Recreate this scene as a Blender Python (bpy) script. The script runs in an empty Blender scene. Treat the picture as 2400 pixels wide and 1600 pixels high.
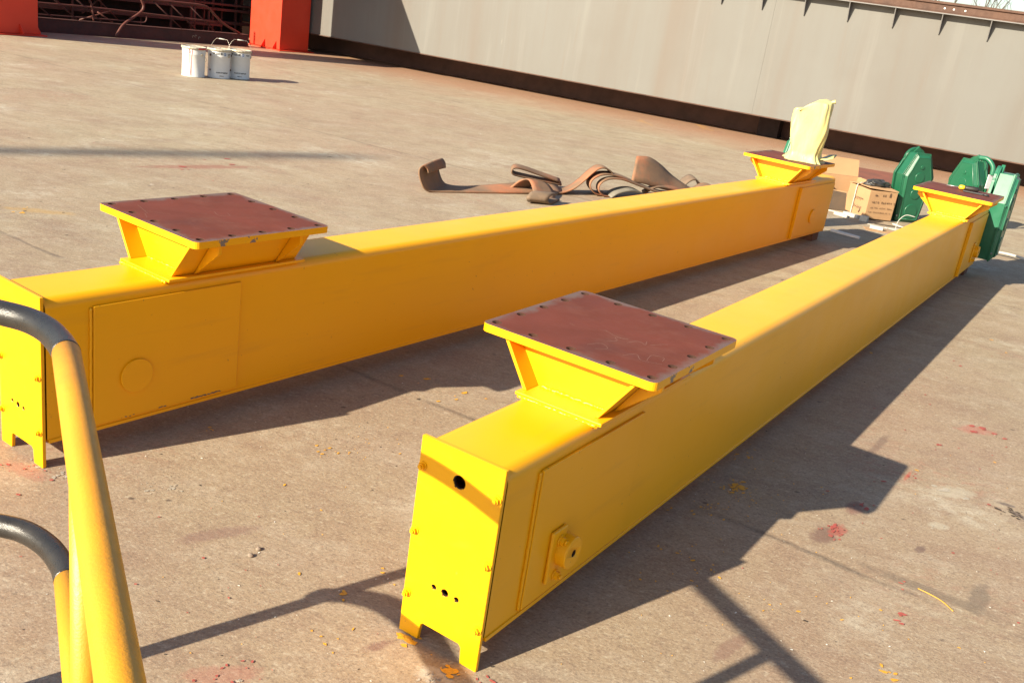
import bpy, bmesh, math, random
from mathutils import Vector, Matrix, Quaternion
from math import sin, cos, pi, radians
random.seed(7)
SC = bpy.context.scene
COL = SC.collection

# ------------------------------------------------------------------ camera
PITCH, ROLL, CAM_H = 0.33504, 0.15026, 1.4964
cd = bpy.data.cameras.new('camera'); cam = bpy.data.objects.new('camera', cd); COL.objects.link(cam)
U0 = Vector((0, sin(PITCH), cos(PITCH))); R0 = Vector((1, 0, 0)); FW = Vector((0, cos(PITCH), -sin(PITCH)))
RI = cos(ROLL) * R0 + sin(ROLL) * U0; UI = -sin(ROLL) * R0 + cos(ROLL) * U0
M = Matrix((RI, UI, -FW)).transposed().to_4x4(); M.translation = Vector((0, 0, CAM_H))
cam.matrix_world = M
cd.sensor_width = 36; cd.sensor_fit = 'HORIZONTAL'; cd.lens = 34.131
cd.clip_start = 0.05; cd.clip_end = 2000
SC.camera = cam

# ------------------------------------------------------------------ world, sun, exposure
AZ, EL = radians(48.05), radians(27.2)
W = bpy.data.worlds.new('World'); SC.world = W; W.use_nodes = True
wn = W.node_tree.nodes; bg = wn['Background']
sky = wn.new('ShaderNodeTexSky'); sky.sky_type = 'NISHITA'; sky.sun_disc = False
sky.sun_elevation = EL; sky.sun_rotation = AZ + pi
sky.air_density = 1.0; sky.dust_density = 1.2; sky.ozone_density = 1.0
W.node_tree.links.new(sky.outputs[0], bg.inputs[0]); bg.inputs[1].default_value = 0.068
SD = Vector((sin(AZ) * cos(EL), cos(AZ) * cos(EL), -sin(EL)))
sl = bpy.data.lights.new('sun', 'SUN'); sun = bpy.data.objects.new('sun', sl); COL.objects.link(sun)
sl.energy = 5.0; sl.angle = radians(0.6); sl.color = (1.0, 0.88, 0.68)
sun.rotation_euler = SD.to_track_quat('-Z', 'Y').to_euler(); sun.location = (-20, -20, 20)
SC.view_settings.view_transform = 'Standard'; SC.view_settings.look = 'None'
SC.view_settings.exposure = 1.42; SC.view_settings.gamma = 1.0; SC.view_settings.use_curve_mapping = False

# ------------------------------------------------------------------ helpers
def newmat(name):
    m = bpy.data.materials.new(name); m.use_nodes = True
    return m, m.node_tree, m.node_tree.nodes['Principled BSDF']

def nd(nt, kind, **kw):
    n = nt.nodes.new(kind)
    for k, v in kw.items():
        if hasattr(n, k): setattr(n, k, v)
        else: n.inputs[k].default_value = v
    return n

def mathn(nt, op, a, b=None, clamp=False):
    n = nt.nodes.new('ShaderNodeMath'); n.operation = op; n.use_clamp = clamp
    for i, v in enumerate((a, b)):
        if v is None: continue
        if isinstance(v, (int, float)): n.inputs[i].default_value = v
        else: nt.links.new(v, n.inputs[i])
    return n.outputs[0]

def ramp(nt, fac, lo, hi):
    n = nt.nodes.new('ShaderNodeMapRange'); n.clamp = True
    nt.links.new(fac, n.inputs[0]); n.inputs[1].default_value = lo; n.inputs[2].default_value = hi
    return n.outputs[0]

def mix(nt, fac, a, b):
    n = nt.nodes.new('ShaderNodeMix'); n.data_type = 'RGBA'
    if isinstance(fac, (int, float)): n.inputs[0].default_value = fac
    else: nt.links.new(fac, n.inputs[0])
    for i, v in ((6, a), (7, b)):
        if isinstance(v, tuple): n.inputs[i].default_value = (*v[:3], 1)
        else: nt.links.new(v, n.inputs[i])
    return n.outputs[2]

def noise(nt, co, scale, detail=4.0, rough=0.55, dist=0.0):
    n = nd(nt, 'ShaderNodeTexNoise'); n.inputs['Scale'].default_value = scale
    n.inputs['Detail'].default_value = detail; n.inputs['Roughness'].default_value = rough
    n.inputs['Distortion'].default_value = dist
    nt.links.new(co, n.inputs['Vector']); return n.outputs['Fac']

def coords(nt, scale=(1, 1, 1), kind='Object', rot=(0, 0, 0)):
    t = nt.nodes.new('ShaderNodeTexCoord'); mp = nt.nodes.new('ShaderNodeMapping')
    mp.inputs['Scale'].default_value = scale; mp.inputs['Rotation'].default_value = rot
    nt.links.new(t.outputs[kind], mp.inputs[0]); return mp.outputs[0]

def bump(nt, bsdf, h, strength, dist=0.01):
    b = nt.nodes.new('ShaderNodeBump'); b.inputs['Strength'].default_value = strength; b.inputs['Distance'].default_value = dist
    nt.links.new(h, b.inputs['Height']); nt.links.new(b.outputs[0], bsdf.inputs['Normal'])

def paint(name, col, col2=None, rough=0.42, scale=3.0, amt=0.5, bumps=0.05, coat=0.0, metallic=0.0, spec=0.5, rvar=0.12):
    m, nt, b = newmat(name); co = coords(nt)
    n1 = noise(nt, co, scale, 6, 0.6)
    f = mathn(nt, 'MULTIPLY', ramp(nt, n1, 0.38, 0.68), amt)
    nt.links.new(mix(nt, f, col, col2 or tuple(c * 0.8 for c in col)), b.inputs['Base Color'])
    r = mathn(nt, 'ADD', mathn(nt, 'MULTIPLY', noise(nt, co, scale * 4, 5), rvar * 2), rough - rvar)
    nt.links.new(r, b.inputs['Roughness'])
    b.inputs['Metallic'].default_value = metallic; b.inputs['Coat Weight'].default_value = coat
    b.inputs['Specular IOR Level'].default_value = spec
    if bumps: bump(nt, b, noise(nt, co, scale * 30, 3), bumps, 0.004)
    return m

MAT = {}
# yellow gloss enamel with faint dirt and orange peel
def yellow(name, chips):
    m, nt, b = newmat(name); co = coords(nt)
    n1 = noise(nt, co, 2.2, 5, 0.6); n2 = noise(nt, coords(nt, (6, 1.2, 14)), 2.0, 6, 0.65)
    c = mix(nt, mathn(nt, 'MULTIPLY', ramp(nt, n1, 0.4, 0.7), 0.45), (0.80, 0.375, 0.002), (0.77, 0.342, 0.003))
    c = mix(nt, mathn(nt, 'MULTIPLY', ramp(nt, n2, 0.55, 0.8), 0.22), c, (0.50, 0.235, 0.03))
    v = noise(nt, coords(nt), 9, 8, 0.72)
    sp = ramp(nt, noise(nt, co, 55, 3, 0.6), 0.715, 0.74)
    c = mix(nt, mathn(nt, 'MULTIPLY', sp, 0.6), c, (0.20, 0.09, 0.03))
    if chips:
        t = nt.nodes.new('ShaderNodeTexCoord'); g = nt.nodes.new('ShaderNodeSeparateXYZ'); nt.links.new(t.outputs['Object'], g.inputs[0])
        ch = ramp(nt, noise(nt, coords(nt, (1, 1, 1)), 11, 6, 0.6), 0.615, 0.63)
        side = ramp(nt, g.outputs[0], 0.2, 0.215)
        c = mix(nt, mathn(nt, 'MULTIPLY', ch, side), c, (0.17, 0.14, 0.12))
    nt.links.new(c, b.inputs['Base Color']); b.inputs['Specular IOR Level'].default_value = 0.32
    r = mathn(nt, 'ADD', mathn(nt, 'MULTIPLY', noise(nt, co, 5, 5), 0.22), 0.25)
    nt.links.new(r, b.inputs['Roughness'])
    h = mathn(nt, 'ADD', noise(nt, co, 1.7, 2), mathn(nt, 'MULTIPLY', noise(nt, co, 120, 2), 0.05))
    bump(nt, b, h, 0.22, 0.01)
    return m
MAT['yellow'] = yellow('yellow_enamel', False)
MAT['yellow_chip'] = yellow('yellow_enamel_chipped', True)
MAT['rail_yellow'] = paint('railing_yellow', (0.60, 0.262, 0.009), (0.48, 0.20, 0.012), 0.50, 9, 0.7, 0.16)
MAT['black'] = paint('black_gloss', (0.018, 0.017, 0.016), (0.03, 0.027, 0.024), 0.30, 14, 0.8, 0.25)
MAT['rust_steel'] = paint('rusty_foot', (0.09, 0.035, 0.022), (0.16, 0.07, 0.035), 0.8, 12, 0.8, 0.3)
MAT['gap_shade'] = paint('under_girder_shade', (0.11, 0.055, 0.042), (0.07, 0.04, 0.032), 0.9, 3, 0.8, 0.2)  # brown that stands in for the shade under the girder
MAT['bore'] = paint('shaded_rusty_bore', (0.045, 0.015, 0.006), (0.02, 0.009, 0.006), 0.95, 40, 0.8, 0.3)  # rust, darkened so the shade inside the holes is in the colour
MAT['green'] = paint('machine_green', (0.010, 0.082, 0.040), (0.015, 0.10, 0.052), 0.33, 8, 0.6, 0.0)
MAT['green_sunlit'] = paint('machine_green_sunlit', (0.012, 0.115, 0.058), (0.05, 0.18, 0.115), 0.36, 6, 0.7, 0.0)  # lighter copy of the green with sunlight put into the colour
MAT['white'] = paint('tin_white', (0.62, 0.62, 0.60), (0.54, 0.54, 0.52), 0.35, 8, 0.6, 0.03)
MAT['tinlid'] = paint('tin_rim', (0.55, 0.52, 0.42), (0.30, 0.22, 0.12), 0.38, 20, 0.8, 0.2, metallic=0.3)
MAT['redpaint'] = paint('red_paint_drips', (0.50, 0.03, 0.02), None, 0.4, 8, 0.4, 0)
MAT['ink'] = paint('black_ink', (0.02, 0.022, 0.025), None, 0.6, 8, 0.3, 0)
MAT['blueink'] = paint('blue_ink', (0.03, 0.12, 0.34), None, 0.6, 8, 0.3, 0)
MAT['boxink'] = paint('carton_ink', (0.10, 0.055, 0.03), None, 0.8, 8, 0.3, 0)
MAT['greyink'] = paint('carton_grey_ink', (0.19, 0.12, 0.075), None, 0.8, 8, 0.3, 0)
MAT['wire'] = paint('handle_wire', (0.35, 0.30, 0.26), None, 0.4, 8, 0.3, 0, metallic=0.7)
MAT['orange'] = paint('red_orange_paint', (0.64, 0.038, 0.011), (0.56, 0.034, 0.011), 0.5, 2, 0.6, 0.05)
MAT['maroon'] = paint('maroon_primer', (0.070, 0.019, 0.015), (0.042, 0.015, 0.013), 0.75, 4, 0.9, 0.15)
MAT['maroon2'] = paint('maroon_pipe', (0.105, 0.030, 0.020), (0.07, 0.022, 0.016), 0.6, 6, 0.7, 0.1)
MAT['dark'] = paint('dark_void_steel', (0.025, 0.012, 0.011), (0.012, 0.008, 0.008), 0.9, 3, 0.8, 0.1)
MAT['railrust'] = paint('rail_rust', (0.092, 0.046, 0.029), (0.052, 0.027, 0.019), 0.8, 5, 0.9, 0.3)
MAT['bracket'] = paint('bracket_grey', (0.17, 0.165, 0.16), (0.12, 0.115, 0.11), 0.6, 4, 0.6, 0.05)
MAT['boltsteel'] = paint('bolt_steel', (0.35, 0.34, 0.33), None, 0.4, 20, 0.5, 0.0, metallic=0.8)
MAT['darkbolt'] = paint('bolt_black', (0.03, 0.03, 0.03), None, 0.5, 20, 0.5, 0.0)
MAT['card'] = paint('cardboard', (0.36, 0.215, 0.105), (0.29, 0.165, 0.08), 0.9, 5, 0.7, 0.1)
MAT['card2'] = paint('cardboard_light', (0.42, 0.25, 0.125), (0.34, 0.20, 0.10), 0.9, 3, 0.7, 0.1)
MAT['carddark'] = paint('cardboard_wet', (0.07, 0.05, 0.035), (0.11, 0.07, 0.04), 0.8, 9, 0.7, 0.1)
MAT['foam'] = paint('white_foam', (0.40, 0.39, 0.355), None, 0.9, 20, 0.3, 0.2)
MAT['band'] = paint('packing_band', (0.45, 0.43, 0.38), (0.32, 0.30, 0.26), 0.5, 12, 0.5, 0)
MAT['blackfilm'] = paint('black_film', (0.02, 0.019, 0.018), (0.06, 0.055, 0.05), 0.35, 18, 0.6, 0.2)
MAT['rubber'] = paint('black_rubber', (0.018, 0.015, 0.013), None, 0.5, 12, 0.4, 0)
MAT['handleyellow'] = paint('handle_yellow', (0.80, 0.55, 0.02), None, 0.4, 12, 0.4, 0)
MAT['rustplate'] = paint('rust_sheet', (0.19, 0.058, 0.036), (0.11, 0.04, 0.03), 0.85, 3, 0.9, 0.2)
MAT['paper'] = paint('white_paper', (0.72, 0.72, 0.72), (0.6, 0.6, 0.6), 0.8, 25, 0.7, 0)
MAT['bark'] = paint('bark', (0.10, 0.085, 0.07), (0.06, 0.05, 0.04), 0.9, 6, 0.8, 0.3)
MAT['mortar'] = paint('mortar', (0.34, 0.30, 0.245), (0.27, 0.235, 0.19), 0.9, 25, 0.7, 0.4)
MAT['scribe'] = paint('scribe', (0.30, 0.19, 0.15), None, 0.8, 30, 0.4, 0)
MAT['chip'] = paint('chipped_steel', (0.20, 0.15, 0.10), (0.11, 0.075, 0.05), 0.7, 30, 0.8, 0.2)
MAT['stone'] = paint('pebble', (0.26, 0.20, 0.15), (0.16, 0.12, 0.09), 0.9, 40, 0.7, 0.3)
MAT['splash_yellow'] = paint('yellow_splash', (0.62, 0.30, 0.015), (0.45, 0.24, 0.04), 0.6, 30, 0.7, 0)
MAT['splash_red'] = paint('red_splash', (0.33, 0.065, 0.05), (0.24, 0.07, 0.055), 0.7, 30, 0.7, 0)
MAT['splash_white'] = paint('white_splash', (0.62, 0.60, 0.54), None, 0.7, 30, 0.5, 0)
MAT['chip_dark'] = paint('dark_grit', (0.05, 0.035, 0.025), None, 0.9, 30, 0.5, 0)

def primer():          # machined, primed flange face: maroon with steel showing at the rim
    m, nt, b = newmat('flange_primer'); co = coords(nt)
    t = nt.nodes.new('ShaderNodeTexCoord'); g = nt.nodes.new('ShaderNodeSeparateXYZ'); nt.links.new(t.outputs['Object'], g.inputs[0])
    ax = mathn(nt, 'ABSOLUTE', mathn(nt, 'ADD', g.outputs[0], 0.01)); ay = mathn(nt, 'ABSOLUTE', g.outputs[1])
    edge = mathn(nt, 'MAXIMUM', mathn(nt, 'SUBTRACT', ax, 0.26), mathn(nt, 'SUBTRACT', ay, 0.271))
    e = ramp(nt, mathn(nt, 'ADD', edge, mathn(nt, 'MULTIPLY', mathn(nt, 'SUBTRACT', noise(nt, co, 9, 6, 0.7), 0.5), 0.13)), -0.030, -0.002)
    c = mix(nt, ramp(nt, noise(nt, co, 4, 6, 0.6), 0.35, 0.7), (0.140, 0.034, 0.017), (0.100, 0.027, 0.015))
    c = mix(nt, mathn(nt, 'MULTIPLY', ramp(nt, noise(nt, co, 2.3, 4, 0.6), 0.6, 0.75), 0.6), c, (0.07, 0.03, 0.025))
    c = mix(nt, mathn(nt, 'MULTIPLY', e, 0.7), c, (0.125, 0.10, 0.09))
    c = mix(nt, mathn(nt, 'MULTIPLY', ramp(nt, noise(nt, coords(nt, (1, 1.6, 1)), 5, 8, 0.72), 0.50, 0.68), 0.30), c, (0.19, 0.080, 0.056))
    s = ramp(nt, noise(nt, coords(nt, (1, 9, 1), rot=(0, 0, 0.5)), 12, 5, 0.7), 0.70, 0.74)
    c = mix(nt, mathn(nt, 'MULTIPLY', s, 0.3), c, (0.30, 0.24, 0.2))
    nt.links.new(c, b.inputs['Base Color'])
    nt.links.new(mathn(nt, 'ADD', mathn(nt, 'MULTIPLY', noise(nt, co, 7, 5), 0.3), 0.42), b.inputs['Roughness'])
    b.inputs['Specular IOR Level'].default_value = 0.16
    bump(nt, b, noise(nt, co, 60, 4), 0.08, 0.004)
    return m
MAT['primer'] = primer()

def wallmat():
    m, nt, b = newmat('grey_shop_primer')
    c1 = noise(nt, coords(nt, (1.0, 1, 0.12)), 1.6, 6, 0.6); c2 = noise(nt, coords(nt, (1, 1, 1)), 0.7, 5, 0.6)
    c3 = noise(nt, coords(nt, (5, 5, 0.25)), 2.0, 6, 0.65)
    c = mix(nt, ramp(nt, c1, 0.35, 0.68), (0.120, 0.119, 0.110), (0.111, 0.103, 0.091))
    c = mix(nt, mathn(nt, 'MULTIPLY', ramp(nt, c2, 0.5, 0.75), 0.5), c, (0.133, 0.133, 0.123))
    c = mix(nt, mathn(nt, 'MULTIPLY', ramp(nt, c3, 0.56, 0.75), 0.30), c, (0.120, 0.088, 0.066))
    c4 = noise(nt, coords(nt, (0.75, 1, 0.03)), 1.0, 4, 0.6)
    c = mix(nt, mathn(nt, 'MULTIPLY', ramp(nt, c4, 0.52, 0.66), 0.55), c, (0.110, 0.083, 0.064))
    c5 = noise(nt, coords(nt, (2.2, 2, 0.10)), 1.7, 7, 0.7)
    c = mix(nt, mathn(nt, 'MULTIPLY', ramp(nt, c5, 0.55, 0.68), 0.35), c, (0.155, 0.152, 0.140))
    spl = ramp(nt, noise(nt, coords(nt, (3, 3, 1.2)), 1.8, 4, 0.5), 0.72, 0.76)
    c = mix(nt, mathn(nt, 'MULTIPLY', spl, 0.35), c, (0.21, 0.20, 0.175))
    nt.links.new(c, b.inputs['Base Color']); b.inputs['Roughness'].default_value = 0.62
    bump(nt, b, noise(nt, coords(nt), 1.6, 2), 0.06, 0.02)
    return m
MAT['wall'] = wallmat()

GIR_WP = Vector((0, 17.0, 0)); GIR_E = Vector((1, -0.45, 0)).normalized(); GIR_N = Vector((-0.45, -1, 0)).normalized()
def ground_mat():
    m, nt, b = newmat('yard_concrete')
    geo = nt.nodes.new('ShaderNodeNewGeometry'); P = geo.outputs['Position']
    sep = nt.nodes.new('ShaderNodeSeparateXYZ'); nt.links.new(P, sep.inputs[0]); X, Y = sep.outputs[0], sep.outputs[1]
    def mp(scale, rz=0.0):
        n = nt.nodes.new('ShaderNodeMapping'); n.inputs['Scale'].default_value = scale; n.inputs['Rotation'].default_value = (0, 0, rz)
        nt.links.new(P, n.inputs[0]); return n.outputs[0]
    base = mix(nt, ramp(nt, noise(nt, mp((1, 1, 1)), 0.55, 5, 0.6), 0.35, 0.65), (0.325, 0.258, 0.166), (0.275, 0.208, 0.130))
    base = mix(nt, mathn(nt, 'MULTIPLY', ramp(nt, noise(nt, mp((1, 1, 1)), 1.7, 7, 0.68), 0.5, 0.70), 0.80), base, (0.225, 0.148, 0.096))
    base = mix(nt, mathn(nt, 'MULTIPLY', ramp(nt, noise(nt, mp((0.9, 2.6, 1), 0.5), 1.9, 7, 0.7), 0.52, 0.68), 0.65), base, (0.350, 0.300, 0.222))
    # dark scuffs and drag marks
    sc = ramp(nt, noise(nt, mp((1.0, 5.0, 1), 0.52), 3.0, 6, 0.72), 0.62, 0.72)
    base = mix(nt, mathn(nt, 'MULTIPLY', sc, 0.45), base, (0.125, 0.082, 0.060))
    sc2 = ramp(nt, noise(nt, mp((6.0, 1.2, 1), 0.2), 2.4, 7, 0.75), 0.64, 0.70)
    base = mix(nt, mathn(nt, 'MULTIPLY', sc2, 0.30), base, (0.12, 0.075, 0.055))
    m1 = noise(nt, mp((0.85, 1.2, 1), 0.52), 4.2, 10, 0.74); m2 = noise(nt, mp((0.8, 1.3, 1), 0.4), 13, 8, 0.76)
    base = mix(nt, mathn(nt, 'MULTIPLY', ramp(nt, m1, 0.515, 0.60), 0.45), base, (0.190, 0.128, 0.086))
    base = mix(nt, mathn(nt, 'MULTIPLY', ramp(nt, m1, 0.47, 0.40), 0.42), base, (0.385, 0.325, 0.240))
    base = mix(nt, mathn(nt, 'MULTIPLY', ramp(nt, m2, 0.53, 0.62), 0.34), base, (0.165, 0.108, 0.074))
    base = mix(nt, mathn(nt, 'MULTIPLY', ramp(nt, m2, 0.46, 0.38), 0.32), base, (0.40, 0.335, 0.250))
    # the work area round the carriages is browner, soaked with primer dust
    wk = mathn(nt, 'ADD', Y, mathn(nt, 'MULTIPLY', mathn(nt, 'SUBTRACT', noise(nt, mp((1, 1, 1)), 0.7, 6, 0.65), 0.5), 7.0))
    base = mix(nt, mathn(nt, 'MULTIPLY', ramp(nt, wk, 7.5, 3.0), 0.38), base, (0.225, 0.138, 0.092))
    big = ramp(nt, noise(nt, mp((1, 1, 1), 0.3), 0.33, 4, 0.6), 0.42, 0.62)
    base = mix(nt, mathn(nt, 'MULTIPLY', big, 0.50), base, mix(nt, 0.55, base, (0.30, 0.165, 0.115)))
    pale = mathn(nt, 'MULTIPLY', ramp(nt, noise(nt, mp((1, 1, 1), 0.9), 1.1, 5, 0.65), 0.56, 0.70), ramp(nt, noise(nt, mp((1, 1.4, 1), 0.5), 11, 6, 0.75), 0.42, 0.58))
    base = mix(nt, mathn(nt, 'MULTIPLY', pale, 0.65), base, (0.47, 0.415, 0.325))
    # thin dark streaks worn along the slab
    for rz, sx, th in ((0.50, 0.55, 0.675), (0.62, 0.8, 0.69)):
        sk = ramp(nt, noise(nt, mp((sx, 9.0, 1), rz), 2.6, 7, 0.78), th, th + 0.03)
        base = mix(nt, mathn(nt, 'MULTIPLY', sk, 0.40), base, (0.13, 0.082, 0.058))
    # reddish overspray
    rd = mathn(nt, 'MULTIPLY', ramp(nt, noise(nt, mp((1, 1, 1)), 0.9, 3, 0.5), 0.55, 0.75), ramp(nt, noise(nt, mp((1, 1.6, 1), 0.4), 14, 5, 0.7), 0.50, 0.60))
    base = mix(nt, mathn(nt, 'MULTIPLY', rd, 0.60), base, (0.29, 0.115, 0.075))
    # rust run-off strip beside the girder
    d = mathn(nt, 'SUBTRACT', mathn(nt, 'MULTIPLY', X, -GIR_N.x), mathn(nt, 'MULTIPLY', Y, GIR_N.y))
    d = mathn(nt, 'SUBTRACT', d, -GIR_N.y * GIR_WP.y)
    dn = mathn(nt, 'ADD', d, mathn(nt, 'MULTIPLY', mathn(nt, 'SUBTRACT', noise(nt, mp((1, 1, 1)), 0.8, 6, 0.65), 0.5), 2.6))
    rust = ramp(nt, dn, -2.4, -0.3)
    base = mix(nt, mathn(nt, 'MULTIPLY', rust, 0.75), base, (0.275, 0.120, 0.060))
    oc = mathn(nt, 'MULTIPLY', ramp(nt, noise(nt, mp((1.4, 0.5, 1), -0.42), 1.1, 4, 0.6), 0.62, 0.72), ramp(nt, d, -3.2, -0.8))
    base = mix(nt, mathn(nt, 'MULTIPLY', oc, 0.7), base, (0.42, 0.20, 0.04))
    # sand grain speckle
    g1 = noise(nt, mp((0.9, 1.15, 1), 0.52), 110, 4, 0.75); g2 = noise(nt, mp((0.85, 1.25, 1), 0.52), 38, 6, 0.78)
    base = mix(nt, mathn(nt, 'MULTIPLY', ramp(nt, g1, 0.53, 0.63), 0.58), base, (0.125, 0.085, 0.060))
    base = mix(nt, mathn(nt, 'MULTIPLY', ramp(nt, g1, 0.45, 0.34), 0.45), base, (0.47, 0.39, 0.30))
    base = mix(nt, mathn(nt, 'MULTIPLY', ramp(nt, g2, 0.54, 0.64), 0.50), base, (0.150, 0.100, 0.070))
    base = mix(nt, mathn(nt, 'MULTIPLY', ramp(nt, g2, 0.44, 0.34), 0.50), base, (0.47, 0.40, 0.30))
    # pits
    vor = nd(nt, 'ShaderNodeTexVoronoi'); vor.inputs['Scale'].default_value = 7; nt.links.new(mp((1, 1.6, 1), 0.5), vor.inputs['Vector'])
    pit = mathn(nt, 'MULTIPLY', ramp(nt, vor.outputs['Distance'], 0.10, 0.04), ramp(nt, noise(nt, mp((1, 1, 1)), 3.0, 2), 0.52, 0.56))
    base = mix(nt, mathn(nt, 'MULTIPLY', pit, 0.8), base, (0.06, 0.04, 0.03))
    # dark stains and overspray patches lying where the photograph shows them
    wob = mathn(nt, 'MULTIPLY', mathn(nt, 'SUBTRACT', noise(nt, mp((1, 1, 1)), 16, 6, 0.8), 0.5), 4.2)
    def stain(cx, cy, rx, ry, ang, col, amt, brk=0.0):
        nonlocal base
        ca, sa = cos(ang), sin(ang)
        dx = mathn(nt, 'SUBTRACT', X, cx); dy = mathn(nt, 'SUBTRACT', Y, cy)
        u = mathn(nt, 'DIVIDE', mathn(nt, 'ADD', mathn(nt, 'MULTIPLY', dx, ca), mathn(nt, 'MULTIPLY', dy, sa)), rx)
        v = mathn(nt, 'DIVIDE', mathn(nt, 'SUBTRACT', mathn(nt, 'MULTIPLY', dy, ca), mathn(nt, 'MULTIPLY', dx, sa)), ry)
        r2 = mathn(nt, 'ADD', mathn(nt, 'ADD', mathn(nt, 'MULTIPLY', u, u), mathn(nt, 'MULTIPLY', v, v)), wob)
        base = mix(nt, mathn(nt, 'MULTIPLY', ramp(nt, r2, 1.25, 0.35), amt), base, col)
    stain(1.11, 2.86, 0.085, 0.040, 0.95, (0.13, 0.065, 0.052), 0.70)
    stain(1.165, 2.90, 0.055, 0.026, 0.95, (0.30, 0.075, 0.055), 0.75)
    stain(1.28, 3.09, 0.07, 0.03, 0.95, (0.15, 0.05, 0.045), 0.55)
    stain(1.585, 3.44, 0.06, 0.008, 1.0, (0.34, 0.10, 0.06), 0.75)
    stain(1.55, 3.70, 0.16, 0.018, 1.0, (0.14, 0.085, 0.065), 0.6)
    stain(2.10, 4.05, 0.09, 0.05, 0.2, (0.33, 0.11, 0.08), 0.6)
    stain(1.91, 3.31, 0.035, 0.016, -0.3, (0.085, 0.060, 0.055), 0.75)
    stain(1.93, 3.22, 0.07, 0.018, -1.1, (0.085, 0.060, 0.055), 0.75)
    stain(1.43, 2.86, 0.035, 0.014, 0.9, (0.12, 0.07, 0.058), 0.7)
    stain(0.68, 2.16, 0.10, 0.022, 0.9, (0.17, 0.085, 0.065), 0.5)
    stain(1.52, 2.60, 0.11, 0.03, 1.1, (0.13, 0.095, 0.07), 0.6)
    stain(1.36, 2.60, 0.20, 0.03, -0.5, (0.14, 0.10, 0.07), 0.6)
    stain(1.72, 3.35, 0.10, 0.05, 0.3, (0.40, 0.35, 0.27), 0.5)
    stain(1.56, 3.05, 0.04, 0.03, 0.3, (0.40, 0.35, 0.27), 0.5)
    stain(-0.21, 1.95, 0.05, 0.016, 0.7, (0.14, 0.06, 0.05), 0.6)
    stain(-1.35, 2.50, 0.09, 0.03, -0.4, (0.30, 0.12, 0.09), 0.45)
    stain(-0.53, 1.77, 0.09, 0.035, 0.3, (0.30, 0.10, 0.075), 0.40)
    stain(-0.72, 2.33, 0.12, 0.03, 0.6, (0.17, 0.09, 0.075), 0.5)
    stain(-2.75, 5.30, 0.20, 0.05, 0.2, (0.36, 0.21, 0.06), 0.5)
    stain(-2.5, 7.15, 0.45, 0.07, 0.75, (0.23, 0.085, 0.055), 0.6)
    stain(-0.06, 1.87, 0.05, 0.03, -0.5, (0.42, 0.38, 0.32), 0.7)
    # slab joints
    q = mathn(nt, 'ADD', mathn(nt, 'MULTIPLY', X, 0.4855), mathn(nt, 'MULTIPLY', Y, 0.8742))
    q = mathn(nt, 'ADD', q, mathn(nt, 'MULTIPLY', mathn(nt, 'SUBTRACT', noise(nt, mp((1, 1, 1)), 1.8, 4), 0.5), 0.09))
    jm = mathn(nt, 'ABSOLUTE', mathn(nt, 'SUBTRACT', mathn(nt, 'FRACT', mathn(nt, 'ADD', mathn(nt, 'DIVIDE', mathn(nt, 'SUBTRACT', q, 2.885), 4.5), 0.5)), 0.5))
    jn = noise(nt, mp((1, 1, 1)), 7, 6, 0.7)
    joint = mathn(nt, 'MULTIPLY', ramp(nt, mathn(nt, 'ADD', jm, mathn(nt, 'MULTIPLY', jn, 0.010)), 0.0098, 0.0040), ramp(nt, noise(nt, mp((1, 1, 1)), 2.2, 4), 0.36, 0.52))
    base = mix(nt, mathn(nt, 'MULTIPLY', joint, 0.62), base, (0.085, 0.058, 0.042))
    tint = nt.nodes.new('ShaderNodeMix'); tint.data_type = 'RGBA'; tint.blend_type = 'MULTIPLY'; tint.inputs[0].default_value = 1.0
    nt.links.new(base, tint.inputs[6]); tint.inputs[7].default_value = (0.97, 1.02, 1.04, 1); base = tint.outputs[2]
    nt.links.new(base, b.inputs['Base Color'])
    nt.links.new(mathn(nt, 'ADD', mathn(nt, 'MULTIPLY', g2, 0.25), 0.62), b.inputs['Roughness'])
    h = mathn(nt, 'ADD', mathn(nt, 'MULTIPLY', g1, 0.35), mathn(nt, 'ADD', g2, mathn(nt, 'MULTIPLY', noise(nt, mp((1, 1, 1)), 5, 5), 0.5)))
    h = mathn(nt, 'SUBTRACT', h, mathn(nt, 'MULTIPLY', joint, 1.2))
    bump(nt, b, h, 0.32, 0.008)
    return m
MAT['ground'] = ground_mat()

def tarpmat():
    m, nt, b = newmat('yellow_tarp'); co = coords(nt)
    nt.links.new(mix(nt, ramp(nt, noise(nt, co, 6, 5), 0.4, 0.7), (0.50, 0.455, 0.195), (0.44, 0.40, 0.16)), b.inputs['Base Color'])
    b.inputs['Roughness'].default_value = 0.42
    bump(nt, b, noise(nt, coords(nt, (1, 1, 0.3)), 14, 4, 0.6, 0.4), 0.35, 0.02)
    return m
MAT['tarp'] = tarpmat()

def sling():
    m, nt, b = newmat('sling_webbing'); co = coords(nt)
    c = mix(nt, ramp(nt, noise(nt, co, 3.5, 6, 0.65), 0.35, 0.65), (0.215, 0.125, 0.070), (0.135, 0.085, 0.053))
    c = mix(nt, mathn(nt, 'MULTIPLY', ramp(nt, noise(nt, co, 2.2, 4, 0.6), 0.47, 0.62), 0.8), c, (0.36, 0.125, 0.055))
    nt.links.new(c, b.inputs['Base Color']); b.inputs['Roughness'].default_value = 0.85
    bump(nt, b, noise(nt, coords(nt, (1, 1, 6)), 30, 4), 0.35, 0.006)
    return m
MAT['sling'] = sling()
MAT['sling_dark'] = paint('sling_sleeve', (0.17, 0.115, 0.075), (0.10, 0.075, 0.052), 0.8, 12, 0.7, 0.4)
MAT['sling_blue'] = paint('sling_grey_blue', (0.19, 0.175, 0.14), (0.12, 0.11, 0.09), 0.8, 12, 0.7, 0.3)

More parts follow.
